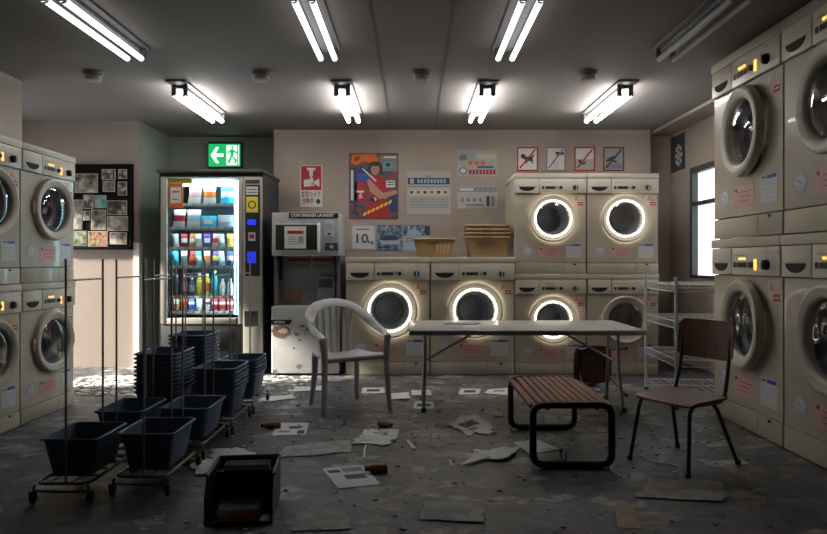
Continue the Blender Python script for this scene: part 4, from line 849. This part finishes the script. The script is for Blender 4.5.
# ------------------------------------------------------------------ wire shelf
ws = thing('wire_shelf', 'grey wire shelving rack with four tiers between the table and the window', 'shelf rack', (1.925, 4.60, 0), math.radians(-3.6))
SW, SD = .82, .74
for x in (0, SW):
    for y in (.02, SD): MB().tube([(x, y, .01), (x, y, .97)], .0125, 'wire', 10).lathe([(0, 0), (.017, 0), (.017, .02), (0, .02)], 'dark', 'Z', (x, y, 0), 10).build('post', ws)
for z in (.91, .64, .36, .09):
    b = MB(); r4 = .0038
    for dz in (0, -.05):
        for (p0, p1) in (((0, .02), (SW, .02)), ((SW, .02), (SW, SD)), ((SW, SD), (0, SD)), ((0, SD), (0, .02))): b.tube([(p0[0], p0[1], z+dz), (p1[0], p1[1], z+dz)], r4, 'wire', 6)
    def zig(p0, p1, n):
        for i in range(n):
            t = (i+.5)/n; x = p0[0]+(p1[0]-p0[0])*t; y = p0[1]+(p1[1]-p0[1])*t; b.tube([(x, y, z), (x, y, z-.05)], .0022, 'wire', 4)
    zig((0, .02), (0, SD), 30); zig((0, SD), (SW, SD), 34); zig((0, .02), (SW, .02), 34); zig((SW, .02), (SW, SD), 30)
    for i in range(14): x = SW*(i+.5)/14; b.tube([(x, .02, z-.001), (x, SD, z-.001)], .002, 'wire', 4)
    for y in (.26, .5): b.tube([(0, y, z-.006), (SW, y, z-.006)], .004, 'wire', 6)
    b.build('wire_tier', ws)

# ------------------------------------------------------------------ blue baskets on rolling carts
def cart(loc, ln, label):
    r = thing('laundry_cart', label, 'cart', loc, 0, 'rolling laundry carts'); w = .118; l0, l1 = 0, ln
    b = MB()
    b.tube(rpath([(0, l0-.045, .088), (w, l0-.045, .088), (w, l1+.045, .088), (-w, l1+.045, .088), (-w, l0-.045, .088), (0, l0-.045, .088)], .05), .0075, 'cartm', 8)
    for y in (l0+.06, ln*.5, l1-.05): b.tube([(-w, y, .090), (w, y, .090)], .005, 'cartm', 6)
    for x in (-.05, .05): b.tube([(x, l0-.06, .096), (x, l1+.06, .096)], .004, 'cartm', 6)
    for y in (l0-.05, l1+.05): b.tube(rpath([(-w, y, .086), (-w-.01, y, .058), (0, y, .052), (w+.01, y, .058), (w, y, .086)], .02), .006, 'cartm', 6)
    b.build('base_frame', r)
    for x in (-w-.01, w+.01):
        for y in (l0-.05, l1+.05):
            c = MB().box(x-.012, x-.009, y-.012, y+.014, .018, .056, 'cartm').box(x+.009, x+.012, y-.012, y+.014, .018, .056, 'cartm').box(x-.012, x+.012, y-.014, y+.014, .052, .060, 'cartm', .002).build('caster', r)
            MB().lathe([(.006, -.007), (.022, -.007), (.024, 0), (.022, .007), (.006, .007)], 'dark', 'X', (x, y+.004, .024), 16).build('wheel', c)
    for y in (l0-.012, l1+.012): MB().tube([(0, y, .085), (0, y, 1.095)], .0055, 'polem', 8).build('pole', r)
    MB().tube([(0, l0-.012, .996), (0, l1+.012, .996)], .0045, 'polem', 8).build('crossbar', r)
    return r
def make_basket(ln):
    r = thing('blue_basket', 'x', 'laundry basket'); h = .172; L0, L1 = .004, ln-.004; cy = (L0+L1)/2; hl = (L1-L0)/2
    def ring(hw, hl_, z, rad=.028):
        pts = []
        for qx, qy, a0 in ((1, 1, 0), (-1, 1, PI/2), (-1, -1, PI), (1, -1, 1.5*PI)):
            for i in range(5): a = a0+PI/2*i/4; pts.append((qx*(hw-rad)+rad*math.cos(a), cy+qy*(hl_-rad)+rad*math.sin(a), z))
        return pts
    secs = [ring(.096, hl-.032, .006), ring(.098, hl-.030, .0), ring(.127, hl-.004, h-.004), ring(.134, hl+.001, h-.008), ring(.134, hl+.001, h), ring(.1265, hl-.0045, h), ring(.0945, hl-.0335, .006)]
    n = len(secs[0]); vs = [p for s in secs for p in s]; fs = []
    for k in range(1, len(secs)-1):
        for i in range(n): j = (i+1) % n; fs.append((k*n+i, k*n+j, (k+1)*n+j, (k+1)*n+i))
    fs.append(tuple(n+i for i in reversed(range(n)))); fs.append(tuple((len(secs)-1)*n+i for i in range(n)))
    b = MB(); b.faces(vs[:], fs, 'blue_b'); b.build('basket_body', r, ang=40)
    b = MB(); rp = [Vector(p) for p in ring(.1335, hl+.001, h-.004)]; b.tube(rp, .006, 'blue_b', 8, close=True); b.build('rim', r)
    return r
bproto = {}
ordn = ['topmost', 'second', 'third', 'fourth', 'fifth', 'sixth', 'seventh', 'eighth', 'ninth', 'tenth', 'eleventh', 'twelfth', 'thirteenth', 'fourteenth']
carts = [(-1.574, 2.865, .315, 1, 'nearest cart of the left row', 'nearest cart of the left row'), (-1.26, 2.955, .315, 1, 'nearest of the right row, left of the book bin', 'nearest cart of the right row'),
         (-1.595, 3.395, .345, 1, 'second cart of the left row', 'second cart of the left row'), (-1.265, 3.465, .345, 1, 'second cart of the right row', 'second cart of the right row'),
         (-1.26, 3.98, .335, 6, 'third cart of the right row, carrying six nested baskets', 'third cart of the right row'), (-1.26, 4.50, .345, 5, 'farthest cart of the right row, carrying five nested baskets', 'farthest cart of the right row'),
         (-1.605, 3.90, .345, 10, 'third cart of the left row, carrying ten nested baskets', 'third cart of the left row'), (-1.60, 4.43, .345, 12, 'farthest cart of the left row', 'farthest cart of the left row')]
random.seed(5)
for (x, y, ln, n, lb, short) in carts:
    cart((x, y, 0), ln, 'laundry cart with two tall poles, '+lb)
    if ln not in bproto: bproto[ln] = make_basket(ln); fresh = True
    else: fresh = False
    st = .0262
    for i in range(n):
        o = bproto[ln] if fresh and i == 0 else copy_tree(bproto[ln])
        o.location = (x+random.uniform(-.001, .001), y, .1015+i*st); k = n-1-i
        if n == 1: lab = 'single slate blue basket on the '+short
        elif k == 0: lab = 'topmost slate blue basket of the stack on the '+short
        elif i == 0: lab = 'bottom slate blue basket of the stack on the '+short
        else: lab = ordn[k]+' blue basket from the top of the stack, '+short
        o['label'] = lab; o['group'] = 'slate blue baskets on the carts'

# ------------------------------------------------------------------ black book bin and its books
c0 = G(207, 527); bx = c0.x; by = c0.y
bi = thing('book_bin', 'black open-fronted plastic bin holding tan books, bottom left of centre', 'bin', (-.735, 2.74, 0), math.radians(6))
t = .008; w, l, h = .138, .155, .190
MB().box(-w, w, -l, l, 0, t, 'dark', .003).build('bottom', bi)
for s in (-1, 1):
    pl = [(-l, t), (-l, .12), (-l+.05, h), (l, h), (l, t)]
    MB().prism(pl, s*w-(t if s > 0 else 0), s*w+(0 if s > 0 else t), 'dark', 'YZ').build('side_panel', bi)
MB().box(-w+t, w-t, l-t, l, t, h, 'dark', .002).build('rear_panel', bi); MB().box(-w+t, w-t, -l, -l+t, 0, .012, 'dark', .002).build('front_lip', bi)
MB().tube(rpath([(-w, -l+.05, h), (-w, l, h), (w, l, h), (w, -l+.05, h)], .015), .006, 'dark', 8).build('rim', bi)
def book(loc, rz, w, l, th, cover, label, rx=0, group=None):
    r = thing('book', label, 'book', loc, rz, group); r.rotation_euler.x = rx
    b = MB().box(-w/2, w/2, -l/2, l/2, 0, .0015, 'void').box(-w/2, w/2, -l/2, l/2, th-.0015, th, 'void').box(-w/2, w/2, l/2-.002, l/2, 0, th, 'void', .0005); b.build('cover', r)
    MB().box(-w/2+.003, w/2-.003, -l/2+.003, l/2-.002, .0016, th-.0016, 'books').build('pages', r); return r
def inbin(x, y, z): a = math.radians(6); return (-.735+x*math.cos(a)-y*math.sin(a), 2.74+x*math.sin(a)+y*math.cos(a), z)
book(inbin(-.0, -.03, .009), math.radians(6), .17, .22, .020, 'dark', 'lower of two dark-covered books flat on the bin floor', group='books in the black bin')
book(inbin(-.005, -.035, .0295), math.radians(6), .175, .22, .028, 'dark', 'upper of two dark-covered books flat on the bin floor', group='books in the black bin')
book(inbin(.0, .10, .152), math.radians(6), .20, .075, .026, 'dark', 'tan-edged book lying on the ledge at the top rear of the bin', group='books in the black bin')
MB().box(-w+t, w-t, .07, l-t, .140, .150, 'dark').build('ledge', bi)

# ------------------------------------------------------------------ litter
def paper(name, quad, label, base='sheet', crumple=0.0, blocks=(), seed=1, cat='paper', group='papers scattered on the floor', n=14, fold=None):
    """quad: four photo pixels of the sheet's corners on the floor, clockwise from the far left"""
    A, B_, C_, D_ = [G(*q) for q in quad]; rnd = random.Random(seed); b = MB(); c = (A+B_+C_+D_)/4
    hs = [[0]*(n+1) for _ in range(n+1)]
    if crumple:
        cs = [(rnd.random(), rnd.random(), rnd.uniform(-1, 1), rnd.uniform(-1, 1)) for _ in range(6)]
        for j in range(n+1):
            for i in range(n+1):
                u, v = i/n, j/n; z = 0
                for (a, q_, dx, dy) in cs: z += max(0, .5-abs((u-a)*dx+(v-q_)*dy))*.5
                hs[j][i] = crumple*(z*.45+rnd.uniform(0, .22))
        mn = min(min(r_) for r_ in hs); hs = [[q_-mn for q_ in r_] for r_ in hs]
    vs = []
    for side in (0, 1):
        for j in range(n+1):
            for i in range(n+1):
                u, v = i/n, j/n; p = (A*(1-u)+B_*u)*(1-v)+(D_*(1-u)+C_*u)*v-c
                if crumple: p = p+Vector((rnd.uniform(-1, 1), rnd.uniform(-1, 1), 0))*crumple*.12*(0 if side else 1)
                if crumple:
                    e = max(abs(u-.5), abs(v-.5))*2; ph = seed*1.7; wv_ = math.sin(6.3*u*1.5+ph)*math.cos(5.1*v+ph*1.3)+.6*math.sin(13*v+9*u+ph)
                    p = p*(1+min(.22, crumple*7)*e*wv_*.8)
                z = .0022+hs[j][i]+.0012*math.sin(u*5+v*3)*(.6)+(.0012 if not side else 0)
                if fold and u > fold[0] and v < fold[1]: z += (u-fold[0])*fold[2]
                vs.append((p.x, p.y, max(z, .0008 if side else .002)))
    n1 = (n+1)**2; fs = []; ids = []
    for j in range(n):
        for i in range(n):
            a = j*(n+1)+i; m_ = 0; u, v = (i+.5)/n, (j+.5)/n
            for (u0, u1, v0, v1, k_) in blocks:
                if u0 <= u <= u1 and v0 <= v <= v1: m_ = k_
            fs.append((a, a+1, a+n+2, a+n+1)); ids.append(m_); fs.append((n1+a+n+1, n1+a+n+2, n1+a+1, n1+a)); ids.append(0)
    for i in range(n): fs += [(i+1, i, n1+i, n1+i+1), (n*(n+1)+i, n*(n+1)+i+1, n1+n*(n+1)+i+1, n1+n*(n+1)+i)]; ids += [0, 0]
    for j in range(n): a = j*(n+1); e = a+n; fs += [(a, a+n+1, n1+a+n+1, n1+a), (e+n+1, e, n1+e, n1+e+n+1)]; ids += [0, 0]
    b.mi(base); b.mi('ink_grey'); b.mi('ink')
    bv, ff = b.faces(vs, fs, base)
    for f, m_ in zip(ff, ids): f.material_index = m_
    o = b.build(name, None, (c.x, c.y, 0), ang=25 if crumple else 60); tag(o, label, cat, group); return o
paper('paper_sheet', [(277, 423.5), (309, 423), (306, 435), (272, 436)], 'flat printed sheet next to a brown bottle, right of the blue carts', blocks=[(.4, .75, .3, .5, 2), (.15, .5, .62, .8, 1), (.7, .92, .65, .9, 2)])
paper('paper_sheet', [(364, 429.5), (399, 429.5), (398, 435.5), (362, 435.5)], 'flat white sheet in front of the white plastic chair, behind a crumpled one', blocks=[(.3, .7, .6, .8, 1)])
paper('paper_sheet', [(360, 438), (397, 437), (390, 446), (352, 444)], 'crumpled white sheet touching a flat one, in front of the white chair', crumple=.03, seed=4)
paper('paper_sheet', [(322, 469), (362, 465.5), (381, 485), (338, 489)], 'largest flat printed sheet, in the middle foreground', blocks=[(.08, .35, .12, .32, 2), (.45, .9, .1, .32, 1), (.35, .85, .42, .62, 2)])
paper('paper_sheet', [(445, 425.5), (473, 413.5), (500, 431), (470, 436)], 'dog-eared printed sheet lying between the table and the bench', crumple=.025, seed=9, blocks=[(.25, .7, .3, .55, 2), (.2, .5, .65, .8, 1)])
paper('paper_sheet', [(474, 453), (512, 447), (518, 458), (467, 465)], 'crumpled sheet just left of the bench\'s front loop', crumple=.035, seed=12)
paper('paper_sheet', [(513, 443), (538, 440), (560, 450), (530, 454)], 'pale sheet half under the slatted bench', seed=15, base='sheet')
paper('paper_sheet', [(461, 389), (481, 389), (479, 394.5), (458, 394.5)], 'small printed sheet under the table in front of the right single washer', blocks=[(.2, .8, .3, .7, 2)], seed=3)
paper('paper_sheet', [(488, 390), (512, 388.5), (512, 396), (484, 394)], 'small creased sheet under the table, behind the bench\'s left end', crumple=.012, seed=22, blocks=[(.3, .7, .3, .6, 1)])
paper('paper_sheet', [(415, 402), (433, 402), (434, 409), (413, 409)], 'small white sheet under the table\'s left foot', blocks=[(.15, .4, .3, .7, 2), (.6, .85, .3, .7, 2)], seed=5)
paper('paper_sheet', [(411, 391), (430, 390.5), (432, 396), (412, 396)], 'small crumpled sheet behind the table\'s left leg', crumple=.012, seed=24)
paper('paper_sheet', [(363, 388), (384, 388), (385, 393.5), (361, 393.5)], 'small printed sheet between the white chair\'s rear and front legs', blocks=[(.2, .8, .3, .7, 2)], seed=6)
paper('paper_sheet', [(390, 394), (408, 393), (411, 400), (386, 400)], 'small crumpled sheet right of the white chair\'s front leg', crumple=.015, seed=27)
paper('newspaper', [(650, 480), (722, 481), (724, 503), (634, 498)], 'dirty newspaper spread in front of the brown school chair', base='sheet_dull', crumple=.012, seed=31, blocks=[(.05, .3, .1, .3, 1), (.4, .9, .2, .6, 1)], cat='newspaper')
paper('newspaper', [(425, 502), (482, 503), (484, 524), (418, 520)], 'dull crumpled newspaper at the bottom centre of the floor', base='sheet_dull', crumple=.012, seed=33, cat='newspaper', blocks=[(.1, .8, .4, .7, 1)])
paper('newspaper', [(285, 447), (350, 440), (352, 453), (272, 459)], 'dull flattened newspaper right of the book bin', base='sheet_dull', crumple=.01, seed=35, cat='newspaper')
paper('newspaper', [(298, 512), (345, 510), (352, 530), (292, 532)], 'dim newspaper page in the bottom foreground, right of the book bin', base='sheet_dull', crumple=.008, seed=36, cat='newspaper')
paper('paper_sheet', [(614, 506), (633, 505), (641, 530), (618, 528)], 'tan scrap of paper in the bottom right foreground', base='sheet_tan', seed=37)
paper('paper_sheet', [(210, 450), (238, 449), (258, 456), (214, 462)], 'crumpled white sheet between the carts and the book bin', crumple=.035, seed=41)
paper('paper_sheet', [(190, 463), (216, 459), (222, 470), (196, 477)], 'crumpled white sheet against the left side of the book bin', crumple=.03, seed=42)
paper('paper_sheet', [(262, 398), (292, 395), (296, 399), (258, 403)], 'crumpled white sheet left of the white plastic chair', crumple=.012, seed=43)
paper('paper_sheet', [(295, 388), (322, 386), (325, 391), (292, 392)], 'creased white sheet in front of the sneaker machine', crumple=.01, seed=44)
def bottle_(px, py, ln, rz, label):
    g = G(px, py); r = .022
    t_ = thing('brown_bottle', label, 'bottle', (g.x, g.y, r), rz, 'brown bottles lying on the floor')
    MB().lathe([(0, -ln/2), (r*.9, -ln/2), (r, -ln/2+.006), (r, ln*.18), (r*.55, ln*.34), (r*.5, ln*.42), (0, ln*.42)], 'cork', 'X', (0, 0, 0), 18).build('bottle_body', t_)
    MB().lathe([(r*.6, ln*.40), (r*.6, ln/2), (0, ln/2)], 'dark', 'X', (0, 0, 0), 14).build('cap', t_)
bottle_(271, 428.5, .125, PI+.1, 'brown bottle lying at the left edge of a printed sheet by the carts'); bottle_(385.5, 427.5, .10, -.6, 'brown bottle lying behind the flat sheet in front of the white chair'); bottle_(376, 472.5, .115, PI+.15, 'brown bottle lying on the corner of the largest printed sheet'); bottle_(191, 464, .10, .6, 'brown bottle lying beside the nearest right cart\'s wheels')
def strip(pts, w, m_, label, cat='plastic strip'):
    ps = [G(*p)+Vector((0, 0, .006)) for p in pts]; c = sum(ps, Vector())/len(ps)
    c.z = 0; tag(MB().tube(smooth([p-c for p in ps]), .0035, m_, 6, flat_r=w, up=(0, 0, 1)).build('plastic_strip', None, (c.x, c.y, 0)), label, cat)
strip([(366, 446), (364.5, 451), (364, 459)], .006, 'offw', 'short curved white plastic strip below the crumpled sheet in the middle')
strip([(449.5, 461), (451, 465), (452, 468)], .005, 'offw', 'tiny white strip in the middle foreground, left of the bench')
strip([(407, 441), (411, 446), (414, 450)], .014, 'cream', 'yellowish curled scrap right of the middle sheets')
strip([(637, 455), (650, 462), (672, 466), (678, 468)], .005, 'offw', 'thin white strip between the brown chair\'s front legs')
jar = thing('glass_jar', 'clear glass jar lying on its side under the slatted bench', 'jar', (G(553, 463).x, G(553, 463).y, .04), .15)
MB().lathe([(0, -.06), (.036, -.06), (.04, -.052), (.04, .04), (.032, .052), (.032, .066), (.029, .066), (.029, .05), (.037, .04), (.037, -.05), (0, -.054)], 'glass', 'X', (0, 0, 0), 24).build('jar_body', jar)
MB().lathe([(.0335, .054), (.0335, .066)], 'silver', 'X', (0, 0, 0), 24).build('rim', jar)
# loose grit and plaster chips
random.seed(21); b = MB()
def chip(x, y, s, m_):
    n = random.randint(4, 6); a0 = random.random()*6; b.prism([(x+s*random.uniform(.5, 1)*math.cos(a0+2*PI*i/n), y+s*random.uniform(.4, .9)*math.sin(a0+2*PI*i/n)) for i in range(n)], .0006, .0006+random.uniform(.002, .007), m_, 'XY')
for _ in range(700): chip(random.uniform(-3.1, -1.9), random.uniform(5.09, 5.98), random.uniform(.008, .05), random.choice(['stone', 'cream', 'offw', 'stone', 'scuff', 'offw']))  # chips packed dense and pale here to lighten the sunlit floor
for _ in range(420): chip(random.uniform(-2.3, -.9), random.uniform(5.15, 5.95), random.uniform(.006, .04), random.choice(['stone', 'cream', 'stone', 'grey_dk', 'offw']))
for _ in range(260): chip(random.uniform(-1.3, 2.0), random.uniform(3.6, 5.9), random.uniform(.004, .022), random.choice(['stone', 'grey_dk', 'scuff', 'cream', 'grey_dk']))
for _ in range(160): chip(random.uniform(-1.2, 2.0), random.uniform(2.4, 4.2), random.uniform(.004, .02), random.choice(['scuff', 'grey_dk', 'scuff', 'brown']))
for _ in range(140): chip(random.uniform(-1.0, 2.0), random.uniform(2.3, 5.9), random.uniform(.004, .016), random.choice(['offw', 'pale', 'stone']))
tag(b.build('plaster_grit'), 'loose plaster chips and grit scattered over the stone floor', 'debris', kind='stuff')

# ------------------------------------------------------------------ light, world, camera
wd = bpy.data.worlds.new('daylight'); SC.world = wd; wd.use_nodes = True
wd.node_tree.nodes['Background'].inputs[0].default_value = (0.95, 0.97, 1.0, 1); wd.node_tree.nodes['Background'].inputs[1].default_value = 2.2
sl = bpy.data.lights.new('sun', 'SUN'); sl.energy = 26; sl.color = (1, .90, .78); sl.angle = math.radians(4)
so = bpy.data.objects.new('sun', sl); COL.objects.link(so); so.location = (-8, 5, 4); so.rotation_euler = Vector((.85, .14, -.46)).to_track_quat('-Z', 'Y').to_euler()
cd = bpy.data.cameras.new('camera'); cd.sensor_width = 36; cd.lens = 36*F/827; cd.shift_y = -(267-262)/827*1.0; cd.clip_start = .05
cam = bpy.data.objects.new('camera', cd); COL.objects.link(cam); cam.location = (0, 0, EYE); cam.rotation_euler = (PI/2, 0, 0); SC.camera = cam
SC.view_settings.view_transform = 'Standard'; SC.view_settings.look = 'None'; SC.view_settings.exposure = 0.16; SC.view_settings.gamma = 1
